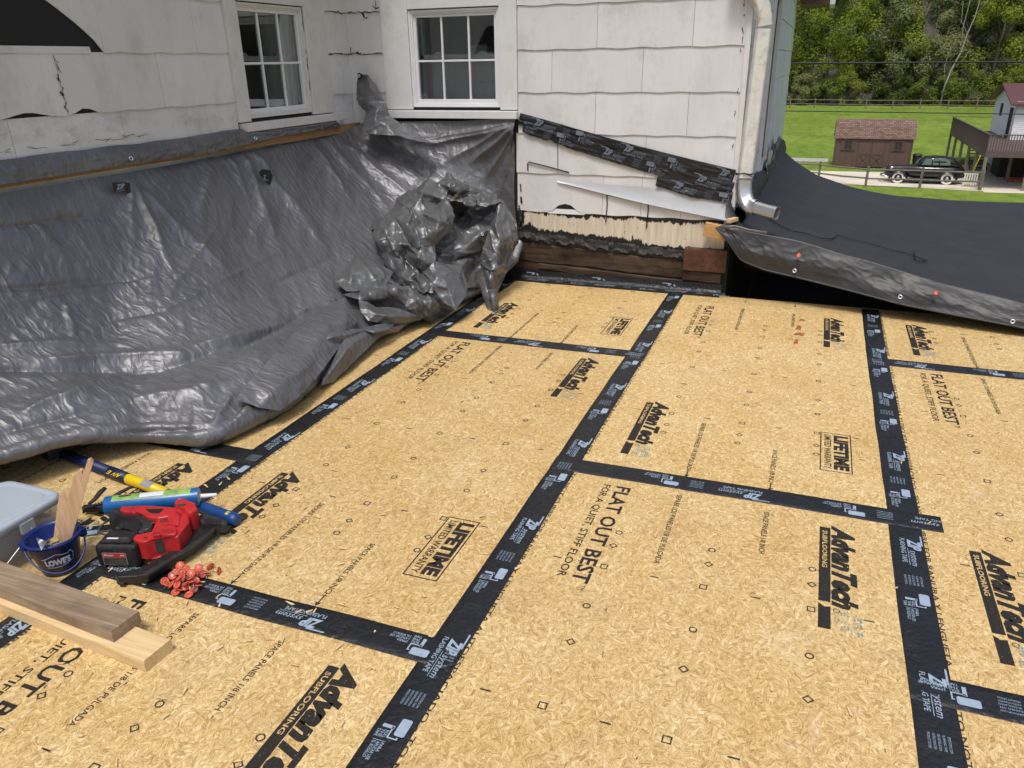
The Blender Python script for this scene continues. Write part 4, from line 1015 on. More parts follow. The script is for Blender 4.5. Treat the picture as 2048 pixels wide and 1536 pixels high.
# pulled-up peak in the inner corner
def sheet(P, nm='tarp_fold', amp=.006, par=None, mat=GREYTARP, sub=2, seed=0):
    """coarse facets -> subdivided, crumpled cloth. P: (verts3d, faces)"""
    bm = bmesh.new(); vv = [bm.verts.new(p) for p in P[0]]
    for f in P[1]:
        try: bm.faces.new([vv[k] for k in f])
        except ValueError: pass
    bmesh.ops.triangulate(bm, faces=bm.faces[:])
    for k in range(sub):
        bmesh.ops.subdivide_edges(bm, edges=bm.edges[:], cuts=1, use_grid_fill=True)
        if k in (1, 2): bmesh.ops.smooth_vert(bm, verts=[v for v in bm.verts if not v.is_boundary], factor=.20, use_axis_x=True, use_axis_y=True, use_axis_z=True)
    bm.normal_update()
    for v in bm.verts:
        p = v.co; r1 = 1-abs(noise.noise(p*13+Vector((seed, 0, 0)))); r2 = 1-abs(noise.noise(p*29+Vector((0, seed, 0)))); 
        q_ = Vector((p.x*.8+p.y*.5, p.y*.8-p.x*.4, p.z*1.6)); r3 = 1-abs(noise.noise(q_*6+Vector((seed, 2, 0))))
        f1 = noise.voronoi(q_*11)[0][0]; f2 = noise.voronoi(q_*27)[0][0]
        hh = heap_h(*pix(p)) if nm == 'tarp_fold' and sub == 4 else 0
        v.co = p+v.normal*(hh+amp*(1.6*r3**7+1.6*(f1-.45)+.7*(f2-.45)+1.0*noise.noise(p*6)))
        if v.co.z < .003: v.co.z = .003
    mb = MB().bm(bm, None, True)
    return mb.build(nm, mat, par)
CELL = {}
for row in verts[::2]:
    for p in row[::2]:
        u, v = pix(p); k = (int(u//8), int(v//8)); d = (p-CAM).length
        if k not in CELL or d < CELL[k][0]: CELL[k] = (d, p)
def over(px, py, off):
    """a point that lies off metres in front of the tarp (or of the deck) as met along the view"""
    d = ray(px, py).normalized(); dd = (gz(px, py, .004)-CAM).length
    for i in (-1, 0, 1):
        for j in (-1, 0, 1):
            c = CELL.get((int(px//8)+i, int(py//8)+j))
            if c: dd = min(dd, c[0])
    return CAM+d*(dd-off)
def lift(px, py, k):
    if isinstance(k, str): return over(px, py, float(k))
    """k < 1: height over the deck; k >= 1: distance Y"""
    return gz(px, py, k) if k < 1 else gy(px, py, k)
def patch(pts, zoom=True, **kw):
    """outline first (its length given by kw n), then inner points; Delaunay facets inside the outline"""
    n = kw.pop('n'); Z = (lambda x, y: (600+x*.24414, 300+y*.24414)) if zoom else (lambda x, y: (x, y))
    pull = kw.pop('pull', 0)
    p2 = [Vector(Z(a, b)) for a, b, c in pts]
    r = geometry.delaunay_2d_cdt(p2, [(i, (i+1) % n) for i in range(n)], [list(range(n))], 1, 1e-4)
    v2, fs, orig = r[0], r[2], r[3]
    V = []
    for q, og in zip(v2, orig):
        if og:
            x, y = Z(*pts[og[0]][:2]); V.append(lift(x, y, pts[og[0]][2]))
            if og[0] >= n: V[-1] = V[-1]+(CAM-V[-1]).normalized()*pull
        else: V.append(gy(q.x, q.y, 2.8))
    # face the camera
    F = []
    for f in fs:
        f = list(f); nrm = (V[f[1]]-V[f[0]]).cross(V[f[2]]-V[f[0]])
        if nrm.dot(CAM-V[f[0]]) < 0: f = f[::-1]
        F.append(f)
    return sheet((V, F), **kw)
PK = [(718, 146, 3.46), (733, 150, 3.47), (752, 170, 3.43), (770, 205, 3.42), (778, 232, 3.38), (800, 250, 3.36), (835, 268, 3.36), (868, 287, 3.34), (840, 284, 3.22), (790, 272, 3.2), (740, 268, 3.2), (724, 262, 3.24), (735, 225, 3.40), (722, 212, 3.42), (713, 198, 3.45), (714, 165, 3.47),
      (742, 175, 3.37), (735, 205, 3.36), (755, 215, 3.30), (750, 240, 3.24), (775, 250, 3.24), (728, 180, 3.42)]
patch(PK, False, n=16, nm='tarp_peak', amp=.006, par=tarp, sub=4, seed=3)
g0 = gy(719, 152, 3.45)
cap = MB(); 
q = Matrix.Translation(g0+Vector((0, -.004, 0))) @ Matrix.Rotation(math.radians(90), 4, 'X')
cap.prism([(-.014, -.03), (.022, -.012), (.026, .012), (.004, .022), (-.014, .016)], -.001, .002, q); cap.build('corner_patch', BLKR, tarp)
grommet(g0+Vector((0, -.008, 0)), (.1, -1, .2), .011, tarp)
# ---- the bunched heap at its lower corner: overlapping crumpled folds
A = [(525,690,2.84),(620,600,2.80),(740,500,2.86),(800,410,2.98),(930,320,3.04),(1060,245,3.08),(1145,275,3.04),(1200,420,2.92),(1245,600,2.80),(1220,670,2.74),(1100,770,2.60),(1105,960,2.48),(1000,1020,2.46),(860,1110,2.44),(700,960,2.54),(640,800,2.62),(620,650,2.68),
     (880,610,2.60),(940,600,2.70),(1000,600,2.62),(1010,545,2.78),(1150,560,2.68),(830,780,2.50),(900,775,2.54),(860,870,2.56),(960,880,2.44),(1040,700,2.56),(770,690,2.58),(740,930,2.46),(700,660,2.56),(1100,380,2.90),(950,430,2.86),(1060,430,2.96),(860,480,2.84),(780,560,2.66),(930,700,2.50),(1000,800,2.52),(680,760,2.54),(790,880,2.52),(1120,650,2.62),(830,680,2.60)]
patch(A, n=17, pull=.045, mat=TARPBACK, par=tarp, sub=4, seed=1, amp=.007)
Bp = [(1145,265,3.02),(1215,195,3.10),(1260,230,3.12),(1380,290,3.14),(1500,355,3.18),(1600,370,3.22),(1650,440,3.16),(1560,450,3.06),(1450,490,3.02),(1340,440,2.98),(1250,410,2.94),(1190,390,2.96),
      (1230,290,3.00),(1300,340,2.98),(1400,420,2.99),(1350,370,3.08),(1500,400,3.06),(1440,380,3.12),(1250,340,3.04)]
patch(Bp, n=12, pull=.02, mat=TARPBACK, par=tarp, sub=4, seed=2, amp=.006)
Cp = [(1180,400,3.10),(1340,420,3.16),(1470,460,3.18),(1660,440,3.22),(1640,600,3.14),(1500,800,3.06),(1490,960,3.0),(1480,1120,2.9),(1360,1130,2.76),(1320,960,2.74),(1110,960,2.64),(1090,780,2.76),(1240,620,2.98),
      (1300,520,3.22),(1420,560,3.14),(1480,690,3.00),(1350,800,2.86),(1250,760,2.86),(1180,830,2.74),(1250,920,2.80),(1400,860,2.98),(1330,680,3.04),(1420,960,2.96)]
patch(Cp, n=13, mat=TARPBACK, par=tarp, sub=4, seed=5, amp=.006)
Sp = [(1640,420,3.18),(1700,500,3.22),(1750,610,3.24),(1790,760,3.20),(1735,830,3.14),(1690,960,3.05),(1680,1030,3.0),(1620,1170,2.86),(1615,1330,2.70),(1590,1370,2.66),(1545,1330,2.70),(1500,1200,2.78),(1475,1080,2.84),(1495,940,2.90),(1500,800,2.96),(1560,620,3.06),
      (1600,620,3.0),(1640,740,2.98),(1600,860,2.94),(1560,900,2.86),(1680,800,3.06),(1600,980,2.88),(1560,1060,2.80),(1580,1200,2.72),(1660,600,3.12),(1720,700,3.12),(1640,940,3.0),(1540,1140,2.80)]
patch(Sp, n=16, pull=.02, mat=TARPBACK, par=tarp, sub=4, seed=7, amp=.005)
Dp = [(1010,1000,2.42),(1060,960,2.42),(1120,920,2.48),(1320,960,2.60),(1370,1100,2.56),(1360,1180,2.46),(1275,1310,2.34),(1180,1250,2.34),(1080,1180,2.34),(1090,1090,2.34),
      (1200,1010,2.44),(1220,1140,2.38),(1300,1060,2.50),(1120,1050,2.38)]
patch(Dp, n=10, pull=.02, mat=TARPBACK, par=tarp, sub=4, seed=9, amp=.003)
Ep = [(440,885,'.05'),(560,900,'.08'),(680,950,'.12'),(760,1010,'.14'),(700,1110,'.12'),(560,1170,'.10'),(380,1165,'.06'),(285,1080,'.02'),(370,950,'.03'),(410,960,'.10'),(480,1000,'.15'),(600,1040,'.17'),(560,950,'.12'),(400,1100,'.11'),(500,1110,'.13')]
patch(Ep, n=9, pull=.01, mat=TARPBACK, par=tarp, sub=4, seed=11, amp=.006)
Kp = [(840,1000,2.50),(1010,960,2.50),(1100,1090,2.36),(1100,1180,2.30),(1050,1180,2.30),(930,1150,2.34),(830,1090,2.42),(900,1040,2.38),(960,1080,2.42),(1020,1120,2.32),(980,1020,2.46)]
patch(Kp, n=7, pull=.01, mat=TARPBACK, par=tarp, sub=4, seed=12, amp=.006)
Fp = [(340,1200,'.03'),(480,1180,'.07'),(720,1105,'.12'),(900,1140,'.14'),(1040,1180,'.12'),(1150,1230,'.08'),(1260,1310,'.03'),(1200,1360,'.02'),(1070,1405,'.01'),(980,1365,'.03'),(830,1310,'.05'),(690,1240,'.05'),(480,1235,'.03'),
      (600,1190,'.16'),(760,1165,'.20'),(880,1220,'.15'),(1000,1240,'.17'),(1080,1300,'.13'),(940,1300,'.09'),(820,1250,'.12'),(1060,1220,'.19'),(700,1190,'.13')]
patch(Fp, n=13, pull=.01, mat=TARPBACK, par=tarp, sub=4, seed=13, amp=.005)
Gp = [(480,1240,'.02'),(620,1300,'.05'),(840,1325,'.05'),(985,1365,'.03'),(980,1392,'.01'),(880,1412,'.01'),(720,1420,'.02'),(560,1400,'.04'),(490,1310,'.04'),(620,1345,'.11'),(760,1365,'.09'),(560,1310,'.10'),(860,1370,'.07')]
patch(Gp, n=9, mat=TARPBACK, par=tarp, sub=4, seed=14, amp=.004)
Hp = [(180,1480,'.03'),(300,1455,'.06'),(520,1470,'.07'),(740,1450,'.05'),(870,1432,'.01'),(800,1485,'.01'),(600,1540,'.01'),(420,1580,'.01'),(250,1620,'.01'),(150,1580,'.03'),(260,1530,'.12'),(400,1510,'.11'),(600,1495,'.09'),(720,1470,'.07')]
patch(Hp, n=10, par=tarp, sub=3, seed=15, amp=.003)
# the broad fold that sweeps down from the heap, and the roll along the front edge
Wp = [(690,598,'.02'),(640,615,'.03'),(600,650,'.03'),(560,700,'.02'),(500,760,'.02'),(470,800,'.02'),(520,815,'.03'),(560,822,'.03'),(600,790,'.03'),(640,745,'.03'),(690,680,'.03'),(715,640,'.04'),
      (655,650,'.10'),(620,700,'.11'),(570,760,'.08'),(600,740,'.11'),(540,790,'.07'),(670,630,'.09'),(690,640,'.09')]
patch(Wp, False, n=12, par=tarp, sub=3, seed=17, amp=.004)
Vp = [(640,770,'.01'),(690,672,'.05'),(730,655,'.03'),(800,640,'.02'),(770,665,'.01'),(700,730,'.02'),(665,765,'.01'),(690,705,'.08'),(720,675,'.06')]
patch(Vp, False, n=7, par=tarp, sub=3, seed=18, amp=.004)
for (zx, zy, yy) in ((1492, 690, 2.97), (1586, 1345, 2.66), (1505, 912, 2.86)):
    c = gy(600+zx*.24414, 300+zy*.24414, yy); d = (CAM-c).normalized(); grommet(c+d*.03, d+Vector((.2, 0, .1)), .0105 if zy != 912 else .005, tarp)
# two patches of tape on the tarp
for pts, tx in (([(224, 365), (260, 365), (261, 384), (227, 383)], 'ZIP'), ([(517, 345), (524, 338), (540, 340), (546, 352), (541, 369), (527, 360)], 'Z')):
    c2 = Vector((sum(p[0] for p in pts)/len(pts), sum(p[1] for p in pts)/len(pts)))
    def on_tarp(x, y):
        best = None
        for row in verts[:110:2]:
            for p in row[::3]:
                u, v = pix(p); d = (u-x)**2+(v-y)**2
                if best is None or d < best[0]: best = (d, p)
        return best[1]
    cc = on_tarp(c2.x, c2.y); X_ = cc.x+.030
    V = [gx(x, y, X_) for x, y in pts]; mb = MB().add(V, [list(range(len(V)))]); o = mb.build('tape_patch', TAPE, tarp)
    pm = MB(); o0 = gx(pts[0][0]+9, pts[0][1]+14, X_+.003); put_text(pm, tx, o0, Vector((0, 1, 0)), Vector((0, 0, 1)), .055 if tx == 'ZIP' else .035, .022, .3, .03); put_text(pm, 'FLASHING', o0-Vector((0, .0, .012)), Vector((0, 1, 0)), Vector((0, 0, 1)), .05, .008); pm.build('tape_print', TPRINT, o, kind='stuff')
# ---- the batten
bt = MB(); n = 150; P = []
for i in range(n+1):
    y = -1.4+4.98*i/n; w1 = .004*noise.noise(Vector((y*2, 5, 5)))
    zt = 1.082; zb = 1.020+.006*max(0, min(1, (y-2.4)/1.0))+.003*noise.noise(Vector((y*25, 1, 3)))+w1
    if y > 3.0: zb += .006*noise.noise(Vector((y*18, 8, 3)))
    P.append([Vector((XA+.018, y, zt)), Vector((XA+.044, y, zt)), Vector((XA+.046+w1, y, zb+.003)), Vector((XA+.018, y, zb))])
bat = bt.grid(P, False, True).build('wooden_batten', BATTENW)
tag(bat, 'long stained wooden batten nailed along the left wall over the grey tarp', 'batten')
# ================================================================== black tarp over the right-hand roof
def crease_z(x): return lerp(.475, .10, (x-1.45)/2.2)
FE = [(1432,455,3.40),(1462,490,3.37),(1480,520,3.37),(1530,540,3.37),(1600,556,3.35),(1700,581,3.30),(1800,608,3.24),(1900,628,3.20),(2028,652,3.14),(2150,678,3.1),(2400,735,3.0)]
CE = [(1445,450,3.43),(1475,456,3.40),(1500,464,3.40),(1540,471,3.40),(1600,482,3.40),(1640,494,3.39),(1760,529,3.36),(1900,570,3.31),(2048,606,3.25),(2180,640,3.2),(2440,710,3.1)]
BE = [(1566,300,8.0),(1590,322,8.0),(1630,348,7.9),(1700,374,7.8),(1800,392,7.8),(1900,401,7.8),(2048,405,7.8),(2200,404,7.8),(2400,402,7.8)]
def poly_eval(keys, n):
    P = [gy(*k) for k in keys]; d = [0]
    for a, b in zip(P, P[1:]): d.append(d[-1]+abs(b.x-a.x)+.02)
    out = []
    for i in range(n+1):
        s = d[-1]*i/n
        for k in range(len(P)-1):
            if s <= d[k+1]+1e-9: out.append(P[k].lerp(P[k+1], (s-d[k])/(d[k+1]-d[k]))); break
    for _ in range(6): out = [out[0]]+[(out[i-1]+2*out[i]+out[i+1])/4 for i in range(1, n)]+[out[-1]]
    return out
N2 = 260; fe = poly_eval(FE, N2); ce = poly_eval(CE, N2); be = poly_eval(BE, N2)
rows = []
NF = 30
for j in range(NF+1):                         # hanging flap
    t = j/NF; row = []
    for i in range(N2+1):
        p = fe[i].lerp(ce[i], t); s = i/N2*4
        bul = math.sin(math.pi*t)*(.030*noise.noise(Vector((s*2.2, t*1.5, 2)))+.014)+.012*noise.noise(Vector((s*5, t*2.2, 7)))*math.sin(math.pi*min(1, t+.15))
        rg = (1-abs(noise.noise(Vector((s*9+t*4, t*4-s, 4)))))**6*.018*math.sin(math.pi*t)
        near = max(0, 1-s/.7); rg = rg*.6+near*.022*noise.noise(Vector((s*14-t*2.5, t*1.2, 1)))*math.sin(math.pi*t)
        row.append(p+Vector((0, -(.75*bul+.55*rg), .2*bul)))
    rows.append(row)
NB = 110
for j in range(1, NB+1):                      # roof surface
    t = (j/NB)**1.25; row = []
    for i in range(N2+1):
        p = ce[i].lerp(be[i], t); s = i/N2*4
        sag = -.05*math.sin(math.pi*t)*min(1, s)*.5
        wv = .010*noise.noise(Vector((s*1.3, t*22+s*2.0, 3)))*min(1, t*8+.3)+.008*noise.noise(Vector((s*2.2, t*4, 9)))+.007*noise.noise(Vector((s*4.5, t*10, 5)))*max(0, 1-t*2)
        # upturn along the wall
        up = .10*max(0, 1-(p.x-1.535)/.10)**2 if t > .02 else 0
        row.append(p+Vector((0, 0, sag+wv+up)))
    rows.append(row)
btarp = thing('black_tarp', 'wide black tarp stretched over the lower roof at right', 'tarp', (2.6, 3.6, .2))
MB().grid(rows).build('tarp_sheet', BLACKTARP, btarp)
# hem under the free edge
MB().tube([p+Vector((0, -.002, 0)) for p in fe[::4]], .006, 6).build('tarp_hem', BLACKTARP, btarp)
# rolled upturn along wall C, with torn silver scraps
P = []
for i in range(120):
    t = i/119; y = 3.50+5.2*t; zc = lerp(.52, .40, t)+.02*noise.noise(Vector((y*2, 1, 1))); row = []
    for j in range(12):
        s_ = j/11; r_ = .055+.03*t+.02*noise.noise(Vector((y*3, s_*2, 4)))+.014*noise.noise(Vector((y*9, s_*5, 6)))
        a = lerp(-.5, 1.9, s_); row.append(Vector((XC+.02+r_*math.cos(a)*1.0, y, zc+.05*t+r_*1.3*math.sin(a))))
    P.append(row)
MB().grid(P).build('tarp_upturn', BLACKTARP, btarp)
rr = random.Random(9)
for k in range(3):
    y0 = 5.9+k*.75; P = []
    for i in range(14):
        row = []
        for j in range(8):
            a, b = i/13, j/7; p = Vector((XC+.05+.05*noise.noise(Vector((a*3, b*3, k)))+.02*b, y0+(a-.5)*(.9-.35*b), .50+.26*(b-.3)+.05*noise.noise(Vector((a*5, b*5, k+4))))); row.append(p)
        P.append(row)
    MB().grid(P).build('torn_scrap', GREYTARP if k else FLASH, btarp)
for (px, py, y) in ((1589, 542, 3.335), (1800, 594, 3.22), (2024, 643, 3.12)):
    c = gy(px, py, y); grommet(c+Vector((0, -.012, .004)), (-.1, -1, .35), .0135, btarp)
# under the tarp: rafters of the old porch roof in deep shade
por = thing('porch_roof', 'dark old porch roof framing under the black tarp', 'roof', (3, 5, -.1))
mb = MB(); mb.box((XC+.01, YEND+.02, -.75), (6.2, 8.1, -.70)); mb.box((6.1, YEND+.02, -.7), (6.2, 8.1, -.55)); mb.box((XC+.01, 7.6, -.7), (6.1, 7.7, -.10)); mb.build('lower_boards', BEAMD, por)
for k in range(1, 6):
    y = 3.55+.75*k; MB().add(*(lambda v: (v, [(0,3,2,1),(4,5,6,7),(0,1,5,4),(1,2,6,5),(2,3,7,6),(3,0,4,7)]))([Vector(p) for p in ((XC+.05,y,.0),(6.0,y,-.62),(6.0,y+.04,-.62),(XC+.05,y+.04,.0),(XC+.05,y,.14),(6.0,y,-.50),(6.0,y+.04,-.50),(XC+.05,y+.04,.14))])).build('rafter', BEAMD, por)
# red cap nails through the flap, cord lying over the tarp
def cap_nail_mb(r=.0135):
    c = MB().lathe([(0, .0022), (.0028, .0022), (.004, .0010), (.0088, .0011), (.0100, .0026), (.0115, .0026), (r, .0008), (r, -.0008), (0, -.0008)], None, 14)
    return c, MB().cyl((0, 0, .003), (0, 0, -.030), .0013, 6)
CN = thing('cap_nail', 'red plastic cap nail holding the black tarp beside its left folds', 'cap nail', (0, 0, 0), 'red cap nails', local=True)
c_, s_ = cap_nail_mb(); CAPO = c_.build('cap', REDCAP, CN); s_.build('shank', STEEL, CN)
MB().disc((0, 0, .0034), (0, 0, 1), .0028, 8).build('nail_head', STEEL, CN)
CN.location = gy(1597, 512, 3.355)+Vector((0, -.03, .012)); CN.rotation_euler = Vector((-.05, -.9, .45)).to_track_quat('Z', 'Y').to_euler()
def cap_at(loc, nrm, label, spin=0):
    o = copy_tree(CN); o.location = loc; o.rotation_euler = (Vector(nrm).to_track_quat('Z', 'Y') @ Matrix.Rotation(spin, 3, 'Z').to_quaternion()).to_euler(); o['label'] = label; return o
cap_at(gy(1870, 588, 3.22)+Vector((0, -.02, .012)), (-.05, -.9, .45), 'red plastic cap nail holding the black tarp at its right side')
def on_roof(px, py, y0=3.3, y1=8):
    # march along the view ray until it meets the tarp surface
    d = ray(px, py); best = None
    for row in rows[NF:]:
        for p in row[::2]:
            u, v = pix(p); e = (u-px)**2+(v-py)**2
            if best is None or e < best[0]: best = (e, p)
    return best[1]+Vector((0, 0, .008))
cp = [(1527,412),(1528,428),(1545,445),(1575,463),(1610,468),(1640,478),(1662,480),(1675,474),(1700,482),(1740,490),(1780,502),(1820,510),(1838,520),(1856,525),(1850,526),(1832,524),(1827,516),(1830,500)]
pts = [on_roof(*p) for p in cp]
sm = []
for a, b in zip(pts, pts[1:]):
    for k in range(4): sm.append(a.lerp(b, k/4))
for _ in range(2): sm = [sm[0]]+[(sm[i-1]+2*sm[i]+sm[i+1])/4 for i in range(1, len(sm)-1)]+[sm[-1]]
cord = MB().tube([p+Vector((0, 0, .004)) for p in sm], .0038, 6).build('cord', CORD); tag(cord, 'thin black cord trailing loosely over the black tarp', 'cord')
# grey rod lying at the tarp's corner
rod = MB().tube([gy(1442, 455, 3.33), gy(1470, 452, 3.33), gy(1500, 460, 3.34), gy(1534, 466, 3.35)], [.014, .006, .006, .011], 8).build('grey_rod', simple('grey_rod', (.16, .15, .14), .5, .3, .2, 30, .2, 90)); tag(rod, 'short grey rod lying on the black tarp corner at the wall', 'rod')
# ================================================================== tools and timber on the deck
# ---- two boards
def board(name, label, mat, p_top_far, p_top_near, z1, length, seed):
    a, b = gz(*p_top_far, z1), gz(*p_top_near, z1)          # the two top corners of the sawn end
    wv = (b-a); wl = wv.length; ax = Vector((-.9975, .0705, 0)); s_ = Vector((-ax.y, ax.x, 0))
    if s_.dot(wv) < 0: s_ = -s_
    org = a; P = []; n = 40; W_ = .092; H_ = .038; r = .004
    sec = [(0, -H_), (0, -r), (r*.3, -r*.3), (r, 0), (W_-r, 0), (W_-r*.3, -r*.3), (W_, -r), (W_, -H_)]
    rows = []
    for i in range(n+1):
        t = length*i/n; rows.append([org+ax*t+s_*u+Vector((0, 0, v+.0010*noise.noise(Vector((t*6, u*30, seed))))) for u, v in sec])
    mb = MB().grid(rows, False, True); k = len(sec); mb.add(rows[0], [list(range(k))]); mb.add(rows[-1], [list(range(k))[::-1]])
    o = mb.build(name, mat); return o
o = board('timber_board', '', GREYWOOD, (278, 1222), (213, 1259), .077, 1.0, 1); tag(o, 'weathered brown timber board lying on top of the paler board', 'timber', 'boards at the front left')
o = board('timber_board', '', PINE, (342, 1278), (296, 1318), .0385, 1.1, 2); tag(o, 'pale pine timber board lying flat on the deck under the brown board', 'timber', 'boards at the front left')
# ---- translucent storage tub
def rrect(x0, y0, x1, y1, r, n=6):
    out = []
    for cx_, cy_, a0 in ((x1-r, y1-r, 0), (x0+r, y1-r, 90), (x0+r, y0+r, 180), (x1-r, y0+r, 270)):
        for k in range(n+1):
            t = math.radians(a0+90*k/n); out.append((cx_+r*math.cos(t), cy_+r*math.sin(t)))
    return out
tub = thing('storage_tub', 'translucent plastic tub with grey lid and wire handle, full of screws', 'tub', (-.36, -.29, 0))
X0, Y0, X1, Y1, ZL = -.50, -.455, -.225, -.165, .165
def ringz(ins, z, r): return [Vector((x, y, z)) for x, y in rrect(X0+ins, Y0+ins, X1-ins, Y1-ins, r)]
mb = MB().grid([ringz(.020, .002, .035), ringz(.018, .006, .035), ringz(.010, .10, .04), ringz(.006, ZL-.03, .045), ringz(.004, ZL-.028, .045), ringz(.004, ZL-.004, .045)], True, True); mb.add(ringz(.020, .002, .035), [list(range(28))[::-1]]); mb.build('tub_body', TUB, tub)
mb = MB().grid([ringz(.004, ZL-.022, .045), ringz(-.002, ZL-.022, .048), ringz(-.003, ZL-.002, .048), ringz(.002, ZL+.005, .047), ringz(.016, ZL+.006, .042), ringz(.022, ZL+.001, .04), ringz(.028, ZL+.001, .038), ringz(.034, ZL+.006, .035)], True, True)
mb.add(ringz(.034, ZL+.006, .035), [list(range(28))]); lid = mb.build('tub_lid', LID, tub)
zz = ZL+.0075; MB().tube([(X0+.03, Y0+.11, zz), (X0+.11, Y0+.10, zz), (X0+.16, Y0+.06, zz), (X1-.03, Y0+.075, zz)], .0022, 6).build('lid_ridge', LID, lid)
# screws inside
sc_ = MB(); rr = random.Random(3)
for k in range(420):
    p = Vector((rr.uniform(X0+.035, X1-.035), rr.uniform(Y0+.035, Y1-.035), rr.uniform(.008, .115))); d = Vector((rr.gauss(0, 1), rr.gauss(0, 1), rr.gauss(0, .5))).normalized()
    q = p+d*.045
    q.x = min(max(q.x, X0+.03), X1-.03); q.y = min(max(q.y, Y0+.03), Y1-.03); q.z = min(max(q.z, .006), .125)
    sc_.tube([p, q], .0026, 4, True, 1, False)
sc_.build('screws', simple('screw_brown', (.24, .185, .13), .5, .2, .4, 60, 0), tub, kind='stuff')
hz = ZL-.05
MB().tube([(X1-.002, Y0+.15, ZL-.038), (X1+.012, Y0+.145, ZL-.05), (X1+.016, Y0+.09, .085), (X1+.012, Y0+.04, .055), (X1+.004, Y0-.01, .045), (X1-.05, Y0-.022, .045)], .0021, 6).build('wire_handle', STEEL, tub)
MB().bevbox((X1-.006, Y0+.115, ZL-.055), (X1+.006, Y0+.165, ZL-.018), .003).build('handle_lug', TUB, tub)
mb = MB(); mb.add([(X1-.075, Y0+.013, .02), (X1-.03, Y0+.013, .02), (X1-.035, Y0+.006, .10), (X1-.08, Y0+.006, .10)], [(0, 1, 2, 3)]); mb.build('label', LABELW, tub)
# ---- blue pail
pc = Vector((-.108, -.322, 0)); R0, R1, HP = .054, .080, .130
pail = thing('blue_pail', 'small dark blue plastic pail with white lettering, holding wood scraps', 'pail', pc, local=True)
MB().lathe([(0, .003), (R0-.004, .003), (R0, .006), (R1-.003, HP-.012), (R1+.003, HP-.012), (R1+.003, HP), (R1-.002, HP), (R1-.005, HP-.01), (R0-.004, .010), (0, .010)], None, 40).build('pail_body', BLUEP, pail)
va = math.atan2(CAM.y-pc.y, CAM.x-pc.x)                       # towards the viewer
def on_pail(ang, z, out=.0016):
    r = R0+(R1-.003-R0)*(z-.006)/(HP-.018)+out; return Vector((r*math.cos(ang), r*math.sin(ang), z))
def wrap_text(mb, s, a0, z0, length, h, shear=0, bold=0):
    v, f = text_geo(s, shear, bold); mb.add([on_pail(va+a0+(x*length)/.068, z0+y*h) for x, y in v], f)
lt = MB(); wrap_text(lt, "LOWE'S", -.62, .052, .074, .021, 0, .05)
def wstrip(mb, pts, w_=.0022):
    V = []
    for i, (a, z) in enumerate(pts):
        V += [on_pail(va+a, z-w_/2), on_pail(va+a, z+w_/2)]
    mb.add(V, [(2*i, 2*i+2, 2*i+3, 2*i+1) for i in range(len(pts)-1)])
ol = [(-.72, .078), (-.55, .080), (-.35, .0865), (-.1, .094), (.1, .088), (.25, .086), (.42, .086)]
wstrip(lt, ol); wstrip(lt, [(.42, .086), (.43, .091), (.53, .091), (.54, .084), (.60, .083)])
for z in (.06, .066, .072, .078): wstrip(lt, [(.60, z-.0), (.62, z)], .008)
wstrip(lt, [(.55, .054), (.3, .0455), (0, .0425), (-.3, .0425), (-.6, .045)])
lt.build('printed_lettering', LABELW, pail)
ha = va+1.45; h1, h2 = on_pail(ha, HP-.02, .006), on_pail(ha+math.pi, HP-.02, .006)
for h in (h1, h2):
    q = Matrix.Translation(h); MB().bevbox((-.010, -.010, -.014), (.010, .010, .014), .003, q).build('handle_lug', BLUEP, pail)
pts = []
for k in range(25):
    t = math.pi*k/24; mid = (h1+h2)/2; u = (h1-h2)/2; fw = Vector((math.cos(va), math.sin(va), 0))
    pts.append(mid+u*math.cos(t)*1.03+fw*(.088*math.sin(t))+Vector((0, 0, -.072*math.sin(t)-.004)))
MB().tube(pts, .0028, 6).build('pail_handle', BLUEP, pail)
# ---- what stands in the pail
def plank_lean(name, label, base, top, wdt, thk, mat, jag):
    base, top = Vector(base), Vector(top); ax = (top-base); L = ax.length; ax /= L
    view = (CAM-base); view = (view-ax*view.dot(ax)).normalized(); fa = (view+Vector((-.15, .1, 0))).normalized(); sx = ax.cross(fa).normalized(); fa = sx.cross(ax).normalized()
    M = Matrix((sx, fa, ax)).transposed().to_4x4(); M.translation = base
    poly = [(-wdt/2, 0), (wdt/2, 0)]+[(wdt/2*a, L+b) for a, b in jag]
    V = [Vector((x, -thk/2, y)) for x, y in poly]+[Vector((x, thk/2, y)) for x, y in poly]; n = len(poly)
    mb = MB().add([M @ p for p in V], [list(range(n)), list(range(n, 2*n))[::-1]]+[(i, i+n, (i+1) % n+n, (i+1) % n) for i in range(n)])
    o = mb.build(name, mat); tag(o, label, 'wood scrap', 'wood scraps in the pail'); return o
bt_ = Vector((-.112, -.330, .02)); tp_ = gy(170, 930, -.225)
plank_lean('wood_stake', 'tall knotty wood stake with broken stepped top, leaning in the blue pail', bt_, tp_, .040, .018, STAKEW, [(1, .018), (.55, .026), (.18, .018), (.12, -.018), (-.05, -.028), (-.2, -.016), (-.5, -.018), (-.72, -.03), (-1, -.035)])
plank_lean('wood_stake', 'shorter wood stake half hidden behind the tall one in the pail', Vector((-.142, -.305, .02)), gy(131, 985, -.22), .034, .014, STAKEW, [(1, .01), (.2, .014), (-.4, .0), (-1, -.012)])
nc = thing('nail_strip', 'fan of bright collated nails lying in the blue pail', 'nails', (-.13, -.36, .13))
for k in range(9):
    a = gz(100, 1086, .128)+Vector((0, 0, .002*k)); b = gz(72+k*1.3, 1076+k*3.0, .146); MB().cyl(a, b, .0017, 6).build('nail', STEEL, nc)
for k in range(7):
    a = gz(118, 1083, .120); b = gz(92+k*4, 1090-k*1.5, .135); MB().cyl(a, b, .0016, 6).build('nail', STEEL, nc)
